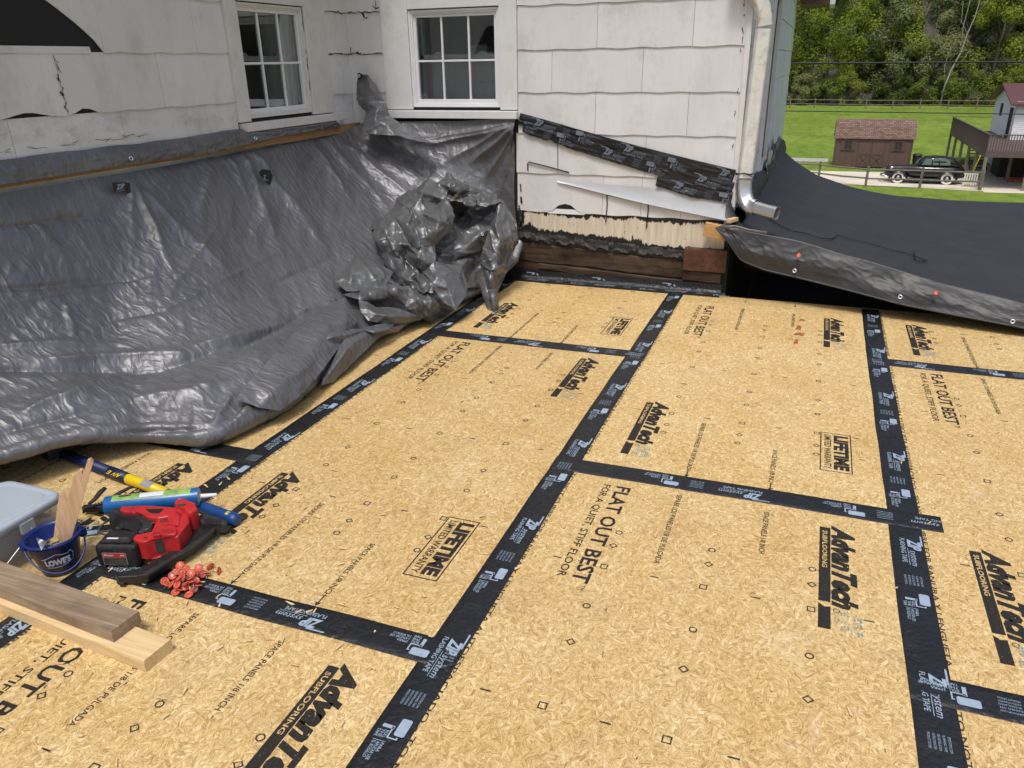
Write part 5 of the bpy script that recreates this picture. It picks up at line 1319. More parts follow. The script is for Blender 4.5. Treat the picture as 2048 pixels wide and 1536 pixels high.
mb = MB().bevbox((-.012, -.016, -.004), (.014, .016, .004), .002, Matrix.Translation(gz(104, 1083, .13))); mb.build('collation_strip', simple('brass_paper', (.42, .34, .12), .5, .2, .3, 90, .1), nc)
# ---- long-handled hammer
ham = thing('long_hammer', 'long hammer handle in blue and yellow, its head under the grey tarp', 'hammer', (-.1, .15, 0))
a, b = gz(180, 928, .024), gz(476, 1041, .024); D = b-a
def hp(t): return a+D*t
MB().tube([hp(-.24), hp(.16)], [.021, .021], 14).build('navy_section', BLUEN, ham); MB().tube([hp(.16), hp(.285)], [.0225, .0215], 14).build('navy_section', BLUEN, ham, 'navy section with yellow lettering')
MB().tube([hp(.285), hp(.292), hp(.56)], [.0195, .0210, .0200], 14).build('yellow_section', YEL, ham)
MB().tube([hp(.56), hp(.75), hp(.90), hp(.97), hp(.995), hp(1.0)], [.019, .020, .0215, .0235, .021, .012], 14).build('blue_grip', BLUEH, ham)
dn = D.normalized(); sd_ = Vector((-dn.y, dn.x, 0)); nv = (Vector((0, 0, 1))+Vector((.45, -.6, 0))*.55).normalized(); sv = nv.cross(dn)
def handle_tag(t0, t1, hw, mat, name, r):
    P = []
    for i in range(5):
        c = hp(lerp(t0, t1, i/4)); row = []
        for j in range(7):
            an = lerp(-hw, hw, j/6); row.append(c+(nv*math.cos(an)+sv*math.sin(an))*r)
        P.append(row)
    return MB().grid(P).build(name, mat, ham)
handle_tag(.395, .46, .9, LABELG, 'grey_label', .0218); handle_tag(.935, .955, .35, YEL, 'yellow_tab', .0236)
lt = MB()
for s, t, l in (('AIV', .262, .05), ('E', .19, .016)): put_text(lt, s, hp(t)+nv*.0232-sv*.008, -dn, -sv, l, .018, 0, .02)
lt.build('printed_lettering', YEL, ham)
q = Matrix.Translation(hp(-.24)+Vector((0, 0, .012))) @ Matrix.Rotation(math.atan2(D.y, D.x), 4, 'Z'); MB().bevbox((-.03, -.06, -.02), (.03, .06, .03), .008, q).build('hammer_head', BLKR, ham)
# ---- blue adhesive tube
tu = thing('adhesive_tube', 'fat blue adhesive tube with green label and white nozzle lying on the hammer', 'tube', (-.1, .08, .05))
a, b = gz(212, 1012, .062), gz(398, 993, .064); D = (b-a); L = D.length; dn = D/L; RT_ = .0335
MB().tube([a, a+dn*.003, a+dn*(L-.004), b], [RT_*.97, RT_, RT_, RT_*.98], 28).build('tube_body', BLUEM, tu)
MB().tube([b-dn*.008, b+dn*.003], [RT_*1.03, RT_*1.03], 28, False).build('end_rim', BLUEM, tu)
MB().disc(b-dn*-.0008, dn, RT_*.95, 24).build('end_plate', LABELG, tu)
MB().tube([b, b+dn*.012, b+dn*.058, b+dn*.062], [.011, .0085, .0062, .0045], 14).build('nozzle', WHITEP, tu)
up = (Vector((0, 0, 1))-dn*dn.z).normalized(); vw = (CAM-(a+b)/2); vw = (vw-dn*vw.dot(dn)).normalized(); sdv = vw.cross(dn)
def tube_lab(t0, t1, a0, a1, mat, name, r=RT_+.0007, ref=None):
    e = up if ref is None else ref; f_ = dn.cross(e)
    P = [[a+dn*lerp(t0, t1, i/3)+(e*math.cos(lerp(a0, a1, j/10))+f_*math.sin(lerp(a0, a1, j/10)))*r for j in range(11)] for i in range(4)]
    return MB().grid(P).build(name, mat, tu)
sgn = 1 if dn.cross(up).dot(vw) > 0 else -1
tube_lab(.028, L-.022, -.55*sgn, .62*sgn, GREENL, 'green_label'); tube_lab(.022, L-.016, -.62*sgn, -.56*sgn, LABELK, 'label_border'); tube_lab(.026, L-.02, .63*sgn, .655*sgn, LABELW, 'label_border')
tube_lab(.12, .2, -.2*sgn, .50*sgn, LABELW, 'label_panel', RT_+.0011); tube_lab(.05, .09, -.1*sgn, .2*sgn, LABELK, 'label_panel', RT_+.0012)
sm_ = MB(); e2 = (vw*.9-up*.35).normalized(); put_text(sm_, 'S', b-dn*.062+e2*(RT_+.001), dn, up*.9+vw*.2, .013, .018, 0, .04); sm_.build('printed_lettering', LABELW, tu)
# ---- black ratchet pliers behind the tube
pl = thing('black_pliers', 'black ratcheting hand tool with curved handles behind the blue tube', 'hand tool', (-.3, .02, 0))
c0 = gz(185, 1015, .02)
MB().tube([gz(178, 1008, .03), gz(190, 998, .036), gz(200, 985, .045), gz(210, 976, .05)], [.007, .009, .011, .009], 8, flat=.7).build('handle', BLKR, pl)
MB().tube([gz(215, 1000, .03), gz(240, 985, .04), gz(258, 976, .042), gz(266, 974, .035)], [.007, .008, .008, .006], 8, flat=.7).build('handle', BLKR, pl)
mb = MB(); M_ = Matrix.Translation(gz(192, 1016, .022)) @ Matrix.Rotation(.42, 4, 'Z'); mb.bevbox((-.045, -.011, -.012), (.05, .011, .012), .004, M_); mb.build('tool_jaw', BLKP, pl)
for k in range(8):
    p = gz(166+k*6, 1020-k*2.0, .036); MB().cyl(p+Vector((0, 0, -.012)), p+Vector((.002, .003, .008)), .0042, 6).build('tooth', BLKP, pl)
# ---- framing nailer lying on its side
nl = thing('nail_gun', 'red and black cordless nail gun lying on its side on the deck', 'nail gun', (.1, -.15, 0))
ZC = lambda x, y: (150+x*.19531, 900+y*.19531)
def slab(name, pts, z0, z1, mat, bev=.006, parent=None, seg=3, zref=None):
    P = [gz(*ZC(x, y), z1 if zref is None else zref) for x, y in pts]
    return MB().prism([(p.x, p.y) for p in P], z0, z1, None, bev, seg).build(name, mat, parent or nl)
slab('magazine', [(400,1255),(640,1225),(760,1165),(1000,1020),(1130,870),(1240,700),(1290,680),(1470,740),(1400,830),(1180,1010),(1000,1110),(740,1285),(430,1300)], .012, .038, BLKP, .004)
slab('magazine_rail', [(640,1285),(760,1230),(1020,1075),(1420,790),(1440,805),(1190,1015),(1030,1100),(750,1275)], .036, .046, BLKR, .002)
for q in (((1210,915),(1240,890),(1250,900),(1220,930)), ((1250,870),(1310,825),(1320,838),(1262,885))): slab('magazine_slot', q, .0385, .0395, HOLE, 0)
slab('magazine_foot', [(410,1275),(700,1280),(740,1330),(420,1330)], .003, .022, BLKP, .004); slab('magazine_foot', [(445,1330),(500,1330),(505,1360),(450,1360)], .001, .018, BLKP, .003)
slab('nose_piece', [(1250,680),(1300,650),(1500,690),(1560,730),(1540,760),(1300,745)], .022, .060, BLKR, .004)
for k in range(7): slab('nose_tooth', [(1330+k*24,692+k*4),(1342+k*24,694+k*4),(1344+k*24,742+k*3),(1330+k*24,740+k*3)], .058, .063, BLKP, .001)
# red body: motor block, gear head and the arm to the battery
BODY = slab('body', [(840,720),(860,640),(1000,600),(1060,560),(1160,640),(1170,720),(1130,790),(1080,850),(1052,885),(930,880),(800,905),(700,940),(640,930),(560,890),(560,868),(800,850)], .022, .094, REDP, .006, seg=3, zref=.094)
bd = slab('body_cap', [(1020,590),(1040,550),(1110,533),(1180,555),(1215,600),(1270,630),(1225,670),(1175,690),(1110,640)], .03, .108, REDP, .009, seg=3, zref=.09)
slab('body_label', [(1040,570),(1060,552),(1140,548),(1120,575)], .1084, .1090, LABELK, .0003)
slab('body_ridge', [(830,790),(980,770),(1040,800),(1040,845),(1020,862),(880,866),(800,860)], .092, .103, REDP, .004); slab('body_recess', [(890,812),(1000,800),(1015,828),(1000,846),(885,850)], .1032, .1038, REDD, .0004)
slab('body_switch', [(795,838),(870,832),(874,866),(797,872)], .095, .1065, REDD, .002); slab('body_panel', [(950,640),(1080,640),(1060,770),(950,750)], .092, .0995, REDP, .003)
# handle: red spine over a black grip
slab('grip', [(352,740),(356,660),(400,605),(470,610),(560,650),(650,655),(720,715),(815,722),(800,800),(790,850),(640,858),(540,810),(420,835),(370,810)], .030, .088, BLKR, .016, seg=4, zref=.075)
slab('handle_spine', [(455,620),(490,590),(720,590),(1010,600),(1060,640),(1000,690),(850,715),(740,700),(665,650),(600,655),(500,648)], .058, .100, REDP, .007, seg=3, zref=.092)
slab('handle_window', [(715,605),(915,598),(860,650),(780,648)], .1002, .1008, BLKP, .0004)
slab('trigger', [(480,810),(530,795),(585,815),(575,850),(500,860)], .04, .080, BLKP, .006); slab('trigger_arm', [(560,800),(700,780),(720,830),(600,850)], .05, .086, BLKR, .006)
for q in ((740,808),(795,745)): MB().disc(gz(*ZC(*q), .0895), (0, 0, 1), .0045, 10).build('body_screw', STEEL, nl)
w_ = [(345,720),(285,760),(238,820),(240,850),(300,865),(400,880),(490,878),(530,850)]
MB().tube([gz(*ZC(x, y), .055+.02*min(1, i/4)) for i, (x, y) in enumerate(w_)], .0034, 8).build('belt_hook', STEEL, nl)
# battery pack: stands to the left of the arm
P0 = [gz(*ZC(x, y), .088) for x, y in ((300,925),(350,900),(600,905),(690,950),(680,1000),(255,985))]
bA, bB = gz(*ZC(245,1205), .004), gz(*ZC(665,1210), .004)
bx_ = (bB-bA); bL = bx_.length; bx_ /= bL; by_ = Vector((-bx_.y, bx_.x, 0)); Mb = Matrix((bx_, by_, Vector((0, 0, 1)))).transposed().to_4x4(); Mb.translation = bA
battery = MB().bevbox((0, 0, .002), (bL, .085, .082), .010, Mb); bo = battery.build('battery', BLKP, nl)
MB().bevbox((.015, .012, .080), (bL-.02, .075, .094), .006, Mb).build('battery_top', BLKP, nl)
for k in (.02, bL*.5, bL-.02): MB().bevbox((k-.004, -.002, .062), (k+.004, .004, .068), .001, Mb).build('battery_rib', BLKR, bo)
def face_quad(x0, z0, x1, z1, off, mat, name): 
    return MB().add([Mb @ Vector(p) for p in ((x0, -off, z0), (x1, -off, z0), (x1, -off, z1), (x0, -off, z1))], [(0, 1, 2, 3)]).build(name, mat, bo)
face_quad(.022, .012, bL*.74, .058, .0008, LABELG, 'battery_label'); face_quad(.0235, .0135, bL*.74-.0015, .040, .0013, LABELK, 'battery_label'); face_quad(.0235, .041, bL*.74-.0015, .0565, .0013, LABELR, 'battery_label')
lt = MB(); put_text(lt, 'Milwaukee', Mb @ Vector((.027, -.0018, .046)), bx_, Vector((0, 0, 1)), .032, .007, .3, .01); put_text(lt, 'M18', Mb @ Vector((bL*.74-.018, -.0018, .046)), bx_, Vector((0, 0, 1)), .013, .006, .2, .01); lt.build('printed_lettering', LABELW, bo)
MB().add([Mb @ Vector(p) for p in ((.03, .02, .0945), (bL-.03, .02, .0945), (bL-.03, .032, .0945), (.03, .032, .0945))], [(0, 1, 2, 3)]).build('battery_label', LABELK, bo)
MB().add([Mb @ Vector(p) for p in ((.034, .0215, .0950), (.070, .0215, .0950), (.070, .030, .0950), (.034, .030, .0950))], [(0, 1, 2, 3)]).build('battery_label', LABELW, bo)
# spec plate on the arm's side
pa, pb = gz(*ZC(795,906), .094), gz(*ZC(905,884), .094); wn = Vector((pb.y-pa.y, pa.x-pb.x, 0)).normalized()
if wn.dot(CAM-pa) < 0: wn = -wn
pa, pb = pa.lerp(pb, .1)+wn*.0015, pa.lerp(pb, .9)+wn*.0015
MB().add([Vector((pa.x, pa.y, .036)), Vector((pb.x, pb.y, .036)), Vector((pb.x, pb.y, .084)), Vector((pa.x, pa.y, .084))], [(0, 1, 2, 3)]).build('spec_plate', LABELK, nl)
for k, q in enumerate(((880,665),(1060,655),(1035,775),(720,895),(965,858))): MB().disc(gz(*ZC(*q), .0952 if k not in (1, 2) else .1002), (0, 0, 1), .0038, 10).build('body_screw', BLKP, nl)
for k in range(4): slab('body_vent', [(880+k*18,690),(890+k*18,688),(880+k*18,740),(870+k*18,742)], .0935, .0946, BLKP, 0, zref=.094)
MB().tube([gz(*ZC(x, y), .0945) for x, y in ((835,735),(870,700),(945,690),(950,770),(900,790),(800,800))], .0012, 5).build('body_seam', REDD, nl)
for k in range(6): slab('grip_rib', [(395+k*13,655),(401+k*13,655),(397+k*13,785),(391+k*13,785)], .086, .0895, BLKP, .0008, zref=.088)
slab('grip_inset', [(480,690),(600,680),(690,745),(690,800),(620,830),(480,800)], .0865, .0895, BLKP, .001, zref=.088)
# ---- the pile of red cap nails
pile = [(1075,1180,.035),(1265,1205,.028),(1188,1262,.045),(1140,1222,.030),(1030,1250,.022),(1062,1312,.040),(1112,1300,.050),(945,1368,.018),(990,1372,.022),(1045,1378,.028),(1030,1455,.006),(1165,1480,.006),(1150,1372,.030),(1205,1352,.034),(1232,1335,.026),(1258,1385,.016),(1212,1420,.010),(1350,1262,.010),(1388,1195,.008),(1472,1238,.007),(1302,1268,.016),(1000,1285,.016),(1130,1395,.018),(1092,1250,.038),(1240,1280,.022),(1170,1310,.036),(920,1345,.010),(1080,1420,.010)]
rr = random.Random(21)
WHERE = {10: 'red cap nail lying flat at the front left of the pile', 11: 'red cap nail lying flat at the front right of the pile', 18: 'red cap nail on its side at the pile edge, shank towards the battery-free end', 19: 'red cap nail farthest right, lying apart from the pile', 0: 'red cap nail at the back of the pile, facing up', 1: 'red cap nail at the upper right of the pile, facing up', 2: 'red cap nail on top of the pile, facing the viewer', 7: 'red cap nail at the left edge of the pile, tilted'}
WHERE[18] = 'red cap nail on its side just right of the pile'
for k, (x, y, z) in enumerate(pile):
    p = gz(*ZC(x, y), z+.004)
    if k in (10, 11): n_ = (rr.uniform(-.1, .2), rr.uniform(-.3, -.1), 1)
    elif k in (18, 19): n_ = (-.9 if k == 18 else 1, .3, .12)
    elif k in (0, 1, 2): n_ = (.25, -.45, 1)
    else: n_ = (rr.uniform(-.9, .9), rr.uniform(-.9, .5), rr.uniform(.3, 1.0))
    o = cap_at(p, n_, WHERE.get(k, 'red plastic cap nail heaped among others in the small pile beside the nail gun'), rr.uniform(0, 6)); 
# ================================================================== the valley behind
G0 = -6.0
def ground_z(x, y):
    z = G0
    if y > 66: z += (y-66)*.032
    if y > 114: z += (y-114)*.30+max(0, y-128)*.45
    return z+.05*noise.noise(Vector((x*.08, y*.08, 1)))*(1 if y > 66 else 0)
xs = [-140+4*i for i in range(86)]; ys = [-60, -20, 10, 30, 45, 50, 55, 60, 66]+[66+3*i for i in range(1, 17)]
P = [[Vector((x, y, ground_z(x, y))) for x in xs] for y in ys]
tag(MB().grid(P).build('lawn', GRASS), kind='structure')
ys = [114+3*i for i in range(0, 40)]
P = [[Vector((x, y, ground_z(x, y)+(.02 if y > 114 else 0)+.8*noise.noise(Vector((x*.1, y*.1, 3)))*min(1, (y-114)/10))) for x in xs] for y in ys]
tag(MB().grid(P).build('hillside', HILL), kind='structure')
def flat(name, pts, z, mat):
    mb = MB().add([Vector((x, y, z)) for x, y in pts], [list(range(len(pts)))]); return tag(mb.build(name, mat), kind='structure')
flat('driveway', [(-8, 53.9), (11.4, 51.4), (11.4, 58.4), (6.7, 58.8), (-8, 57.9)], G0+.012, CONC)
flat('parking_pad', [(11.4, 50.9), (24, 51.6), (24, 68), (11.4, 64)], G0+.016, CONC)
flat('gravel_path', [(-9, 64.2), (2.9, 63.8), (2.9, 66.2), (-9, 67.0)], G0+.02, GRAVEL)
# ---- garden shed with a barn roof
sh = thing('garden_shed', 'brown garden shed with barn roof, double doors and two shuttered windows', 'shed', (5.7, 62.5, G0))
sx0, sx1, sy0, sy1 = 3.18, 8.22, 61.0, 63.6; ze, zb_, zr = -3.95, -3.22, -2.80
mb = MB(); mq = MB(); V = [(sx0, sy0, G0), (sx1, sy0, G0), (sx1, sy0, ze), (sx0, sy0, ze)]; mb.add(V, [(0, 1, 2, 3)]); mq.add([(sx0, sy1, G0), (sx1, sy1, G0), (sx1, sy1, ze), (sx0, sy1, ze)], [(3, 2, 1, 0)]); mb.build('front_wall', SHEDW, sh); mq.build('back_wall', SHEDW, sh)
ym = (sy0+sy1)/2; prof = [(sy0-.12, ze-.05), (sy0+.35, zb_), (ym, zr), (sy1-.35, zb_), (sy1+.12, ze-.05)]
mb = MB()
for x, fl in ((sx0, 1), (sx1, 0)):
    V = [(x, sy0, G0), (x, sy1, G0), (x, sy1, ze), (x, sy1-.35, zb_-.02), (x, ym, zr-.03), (x, sy0+.35, zb_-.02), (x, sy0, ze)]; mb.add(V, [list(range(7)) if not fl else list(range(7))[::-1]])
mb.build('end_wall', SHEDSIDE, sh)
mb = MB()
for (ya, za), (yb, zb2) in zip(prof, prof[1:]):
    mb.add([(sx0-.12, ya, za), (sx1+.12, ya, za), (sx1+.12, yb, zb2), (sx0-.12, yb, zb2), (sx0-.12, ya, za+.07), (sx1+.12, ya, za+.07), (sx1+.12, yb, zb2+.07), (sx0-.12, yb, zb2+.07)], [(0,3,2,1),(4,5,6,7),(0,1,5,4),(1,2,6,5),(2,3,7,6),(3,0,4,7)])
mb.build('roof', SHINGLE, sh)
mb = MB(); mb.box((sx0-.02, sy0-.03, ze-.16), (sx1+.02, sy0, ze-.02)); mb.box((sx0-.02, sy0-.03, G0), (sx0+.1, sy0, ze-.16)); mb.box((sx1-.1, sy0-.03, G0), (sx1+.02, sy0, ze-.16)); mb.build('shed_trim', SHEDT, sh)
for k in range(11):
    x = sx0+.46*(k+.9)
    if not (4.7 < x < 6.55): MB().box((x-.012, sy0-.012, G0+.1), (x+.012, sy0, ze-.16)).build('batten_strip', SHEDT, sh)
for x0, x1 in ((4.75, 5.60), (5.62, 6.47)):
    dr = MB().box((x0, sy0-.05, G0+.08), (x1, sy0, -4.25)).build('door', SHEDW, sh)
    tr = MB(); za, zb3 = G0+.10, -5.08
    for q in ((x0, za, x0+.07, -4.25), (x1-.07, za, x1, -4.25), (x0+.07, zb3, x1-.07, zb3+.08), (x0+.07, za, x1-.07, za+.08)): tr.box((q[0], sy0-.075, q[1]), (q[2], sy0-.0505, q[3]))
    for (p, q) in (((x0+.07, za+.08), (x1-.07, zb3)), ((x1-.07, za+.08), (x0+.07, zb3))):
        dx, dz = q[0]-p[0], q[1]-p[1]; L = math.hypot(dx, dz); nx, nz = -dz/L*.035, dx/L*.035
        tr.add([(p[0]+nx, sy0-.072, p[1]+nz), (p[0]-nx, sy0-.072, p[1]-nz), (q[0]-nx, sy0-.072, q[1]-nz), (q[0]+nx, sy0-.072, q[1]+nz)], [(0, 1, 2, 3)])
    tr.build('door_brace', SHEDT, dr)
for xw in (4.05, 7.32):
    w_ = MB().box((xw-.24, sy0-.05, -4.75), (xw+.24, sy0, -4.15)).build('window', DARKIN, sh)
    fr = MB()
    for q in ((xw-.27, -4.78, xw-.22, -4.12), (xw+.22, -4.78, xw+.27, -4.12), (xw-.22, -4.17, xw+.22, -4.12), (xw-.22, -4.78, xw+.22, -4.73), (xw-.22, -4.46, xw+.22, -4.43), (xw-.015, -4.73, xw+.015, -4.17)): fr.box((q[0], sy0-.07, q[1]), (q[2], sy0-.0505, q[3]))
    fr.build('window_frame', SHEDT, w_)
    for s in (-1, 1): MB().box((xw+s*.39-.115, sy0-.045, -4.82), (xw+s*.39+.115, sy0-.001, -4.08)).build('shutter', SHEDT, sh)
# ---- split-rail fences
def rail_fence(pts, zf, hp_, nm, label, group=None, cap_=1.0):
    f = thing(nm, label, 'fence', (*pts[0], zf(*pts[0])), group); rr = random.Random(len(pts))
    for x, y in pts: MB().tube([(x, y, zf(x, y)-.1), (x+.02, y, zf(x, y)+hp_*1.02), (x+.02, y, zf(x, y)+hp_*1.05)], [.085, .08, .05], 6, smooth=False).build('post', FENCEW, f)
    for (xa, ya), (xb, yb) in zip(pts, pts[1:]):
        for h in (.42, .86): MB().tube([(xa-.1, ya, zf(xa, ya)+h*hp_), ((xa+xb)/2, (ya+yb)/2, (zf(xa, ya)+zf(xb, yb))/2+h*hp_+rr.uniform(-.02, .02)), (xb+.1, yb, zf(xb, yb)+h*hp_+.02)], [.05, .058, .05], 6, smooth=False).build('rail', FENCEW, f)
    return f
gz0 = lambda x, y: G0
rail_fence([(-3.3, 54.9), (-.5, 54.2), (2.29, 53.5), (5.06, 51.66), (8.08, 51.75), (11.3, 51.7)], gz0, 1.18, 'rail_fence', 'weathered two-rail wooden fence in front of the old black car')
rail_fence([(-20+3.0*i, 111.5-.24*i) for i in range(18)], ground_z, 1.15, 'rail_fence', 'long weathered rail fence along the foot of the wooded hill')
# ---- the old sedan
car = thing('old_car', 'old black rounded sedan with whitewall tyres parked behind the fence', 'car', (8.4, 53.9, G0))
def ring(x, hw, zb2, zt, yc=54.25, e=.55, n=20):
    out = []
    for k in range(n):
        t = 2*math.pi*k/n; c, s = math.cos(t), math.sin(t)
        out.append(Vector((x, yc+hw*abs(c)**e*(1 if c > 0 else -1), (zb2+zt)/2+(zt-zb2)/2*abs(s)**e*(1 if s > 0 else -1))))
    return out
g = G0
secs = [(6.20, .10, .50, .80), (6.26, .26, .42, .96), (6.40, .34, .36, 1.02), (6.9, .40, .34, 1.06), (7.5, .50, .34, 1.09), (7.85, .64, .32, 1.12), (8.3, .72, .32, 1.12), (9.2, .74, .32, 1.12), (9.9, .72, .32, 1.11), (10.35, .64, .34, 1.05), (10.62, .50, .38, .92), (10.74, .32, .45, .78), (10.78, .1, .5, .65)]
MB().grid([ring(x, hw, g+a, g+b) for x, hw, a, b in secs], True, True).build('body', CARP, car)
secs = [(7.86, .50, 1.02, 1.06), (7.98, .54, 1.02, 1.24), (8.16, .56, 1.02, 1.50), (8.40, .58, 1.02, 1.62), (8.9, .60, 1.02, 1.665), (9.5, .60, 1.02, 1.65), (9.95, .57, 1.0, 1.54), (10.25, .52, .98, 1.36), (10.48, .44, .9, 1.12), (10.6, .3, .85, 1.0)]
MB().grid([ring(x, hw, g+a, g+b, e=.6) for x, hw, a, b in secs], True, True).build('cabin', CARP, car)
def fender(xc, yc, r, L):
    P = []
    for i in range(17):
        t = math.pi*(i/16)*1.02; row = []
        for k in range(9):
            a = -math.pi/2+math.pi*k/8; rr_ = r*(.80+.20*math.cos(a)); row.append(Vector((xc-(rr_*math.cos(t))*L, yc+.155*math.sin(a), g+.30+rr_*math.sin(t)*.95)))
        P.append(row)
    return MB().grid(P)
for yc in (53.60, 54.90):
    fender(6.97, yc, .50, 1.12).build('fender', CARP, car); fender(9.72, yc, .52, 1.15).build('fender', CARP, car)
    MB().bevbox((7.42, yc-.13, g+.30), (9.2, yc+.13, g+.36), .02).build('running_board', BLKR, car)
    for xc in (6.97, 9.72):
        s = -1 if yc < 54 else 1; q = Matrix.Translation((xc, yc, g+.36)) @ Matrix.Rotation(s*math.pi/2, 4, 'X') @ Matrix.Rotation(0, 4, 'Z')
        q = Matrix.Translation((xc, yc, g+.36)) @ Matrix.Rotation(math.pi/2 if s < 0 else -math.pi/2, 4, 'X')
        wh = MB().lathe([(.20, -.09), (.33, -.09), (.36, -.05), (.36, .05), (.345, .085)], q, 24).build('wheel', TYRE, car); MB().lathe([(.345, .085), (.335, .093), (.235, .093), (.225, .085)], q, 24).build('whitewall', WHITEW, wh)
        MB().lathe([(.225, .085), (.20, .06), (.13, .07), (.12, .10), (.0, .115)], q, 20).build('wheel_hub', CARP, wh); MB().lathe([(.10, .108), (.07, .125), (0, .13)], q, 14).build('hubcap', CHROME, wh)
yg = 54.25-.595
for q in ([(8.20, 1.16), (8.36, 1.50), (8.72, 1.56), (8.72, 1.16)], [(8.80, 1.16), (8.80, 1.56), (9.12, 1.56), (9.12, 1.16)], [(9.20, 1.16), (9.20, 1.55), (9.55, 1.52), (9.74, 1.40), (9.78, 1.22), (9.72, 1.16)]):
    mb = MB().add([(x, 54.25-.575-.03*(1.62-z)-.012, g+z) for x, z in q], [list(range(len(q)))[::-1]]); mb.add([(x, 54.25-.575-.03*(1.62-z)-.008, g+z) for x, z in q], [list(range(len(q)))]); mb.build('side_window', CARG, car)
mb = MB().add([(7.92, 53.82, g+1.16), (7.92, 54.68, g+1.16), (8.12, 54.62, g+1.50), (8.12, 53.88, g+1.50)], [(0, 1, 2, 3)]); mb.build('windscreen', CARG, car)
MB().lathe([(.01, -.16), (.09, -.10), (.105, .06), (.09, .075), (0, .08)], Matrix.Translation((6.55, 53.86, g+.92)) @ Matrix.Rotation(-math.pi/2, 4, 'Y'), 16).build('headlight', CHROME, car); MB().lathe([(.01, -.16), (.09, -.10), (.105, .06), (.09, .075), (0, .08)], Matrix.Translation((6.55, 54.64, g+.92)) @ Matrix.Rotation(-math.pi/2, 4, 'Y'), 16).build('headlight', CHROME, car)
for k in range(5): MB().tube([(6.20+.012*k, 54.25-.22, g+.52+.09*k), (6.17+.012*k, 54.25, g+.52+.09*k), (6.20+.012*k, 54.25+.22, g+.52+.09*k)], .018, 6).build('grille_bar', CHROME, car)
MB().tube([(6.30, 53.45, g+.42), (6.04, 53.8, g+.42), (6.0, 54.25, g+.42), (6.04, 54.7, g+.42), (6.30, 55.05, g+.42)], .05, 8).build('bumper', CHROME, car); MB().tube([(10.75, 53.5, g+.42), (10.98, 53.9, g+.42), (10.98, 54.6, g+.42), (10.75, 55.0, g+.42)], .05, 8).build('bumper', CHROME, car)
for z in (.86, .91, .96): MB().box((6.75, 53.80, g+z), (7.6, 53.815, g+z+.012)).build('chrome_strip', CHROME, car)
MB().box((8.85, 53.49, g+1.0), (9.0, 53.51, g+1.03)).build('door_handle', CHROME, car)
# ---- bin
bn = thing('dark_bin', 'dark dustbin standing beside the brown shed', 'bin', (8.75, 62.0, G0), local=True)
MB().lathe([(.24, 0), (.30, .82), (.30, .84)], None, 16).build('bin_body', BINP, bn); MB().lathe([(.33, .84), (.33, .90), (.18, .98), (0, 1.0)], None, 16).build('bin_lid', BINP, bn)
# ---- neighbour's house with a raised deck
DX0, DY0, DY1, DZ, RZ = 11.25, 52.0, 67.5, -3.85, -2.85
nh = thing('neighbour_house', 'white clapboard house with red metal roof behind the raised deck', 'house', (18, 62, G0))
hx, hy0, hy1 = 13.95, 60.5, 68.0
mb = MB(); mb.box((hx, hy0, G0), (26, hy1, -1.45)); yp = 64.3
mb.add([(hx, hy0, -1.45), (hx, hy1, -1.45), (hx, yp, -.62), (26, hy0, -1.45), (26, hy1, -1.45), (26, yp, -.62)], [(0, 2, 1), (3, 4, 5)]); mb.build('wall', HWHITE, nh)
for k in range(17):
    z = DZ+.13*k
    if z < -1.5: MB().add([(hx-.004, hy0, z+.13), (hx-.004, hy1, z+.13), (hx-.028, hy1, z), (hx-.028, hy0, z)], [(0, 1, 2, 3)]).build('clapboard', HWHITE, nh); MB().add([(hx, hy0-.004, z+.13), (26, hy0-.004, z+.13), (26, hy0-.028, z), (hx, hy0-.028, z)], [(0, 1, 2, 3)]).build('clapboard', HWHITE, nh)
mb = MB()
for ya, s in ((hy0-.5, 1), (hy1+.5, -1)): mb.add([(hx-.45, ya, -1.68), (27, ya, -1.68), (27, yp, -.55), (hx-.45, yp, -.55), (hx-.45, ya, -1.60), (27, ya, -1.60), (27, yp, -.45), (hx-.45, yp, -.45)], [(0,3,2,1),(4,5,6,7),(0,1,5,4),(1,2,6,5),(2,3,7,6),(3,0,4,7)])
mb.build('roof', REDROOF, nh)
MB().box((hx-.06, 61.2, DZ), (hx-.01, 62.1, -1.9)).build('door', DARKIN, nh); MB().box((hx-.06, 64.8, -2.6), (hx-.01, 65.5, -1.8)).build('window', DARKIN, nh)
mb = MB().box((13.2, 58.0, G0), (26, hy0, DZ-.3)); mb.build('lower_wall', DARKIN, nh)
nd = thing('raised_deck', 'brown stained raised deck on tall posts with slatted railing', 'deck', (13, 58, G0))
MB().box((DX0, DY0, DZ-.28), (26, 60.5, DZ)).build('deck_floor', DECKW, nd); MB().box((DX0, 60.5, DZ-.28), (13.9, DY1, DZ)).build('deck_floor', DECKW, nd)
px_ = [(DX0+.08, DY0+.08), (13.55, DY0+.08), (15.9, DY0+.08), (18.2, DY0+.08), (DX0+.08, 55.2), (DX0+.08, 58.3), (DX0+.08, 61.4), (DX0+.08, 64.5), (DX0+.08, DY1-.1), (13.4, 56), (15.6, 56.5), (13.4, 58.5)]
for x, y in px_: MB().box((x-.08, y-.08, G0), (x+.08, y+.08, DZ-.28)).build('post', DECKP, nd)
rail = MB(); MB().box((DX0-.03, DY0-.03, RZ-.04), (26, DY0+.10, RZ)).build('handrail', DECKW, nd); MB().box((DX0-.03, DY0+.10, RZ-.04), (DX0+.10, DY1, RZ)).build('handrail', DECKW, nd); MB().box((DX0+.1, DY1-.1, RZ-.04), (13.9, DY1, RZ)).build('handrail', DECKW, nd)
bal = MB().box((0, -.02, DZ-.25), (.05, .02, RZ-.04)).mesh('baluster', DECKW)
def balu(x, y): o = link('baluster', bal, nd); o.location = (x, y, 0); o.matrix_parent_inverse = Matrix.Translation(nd.location).inverted()
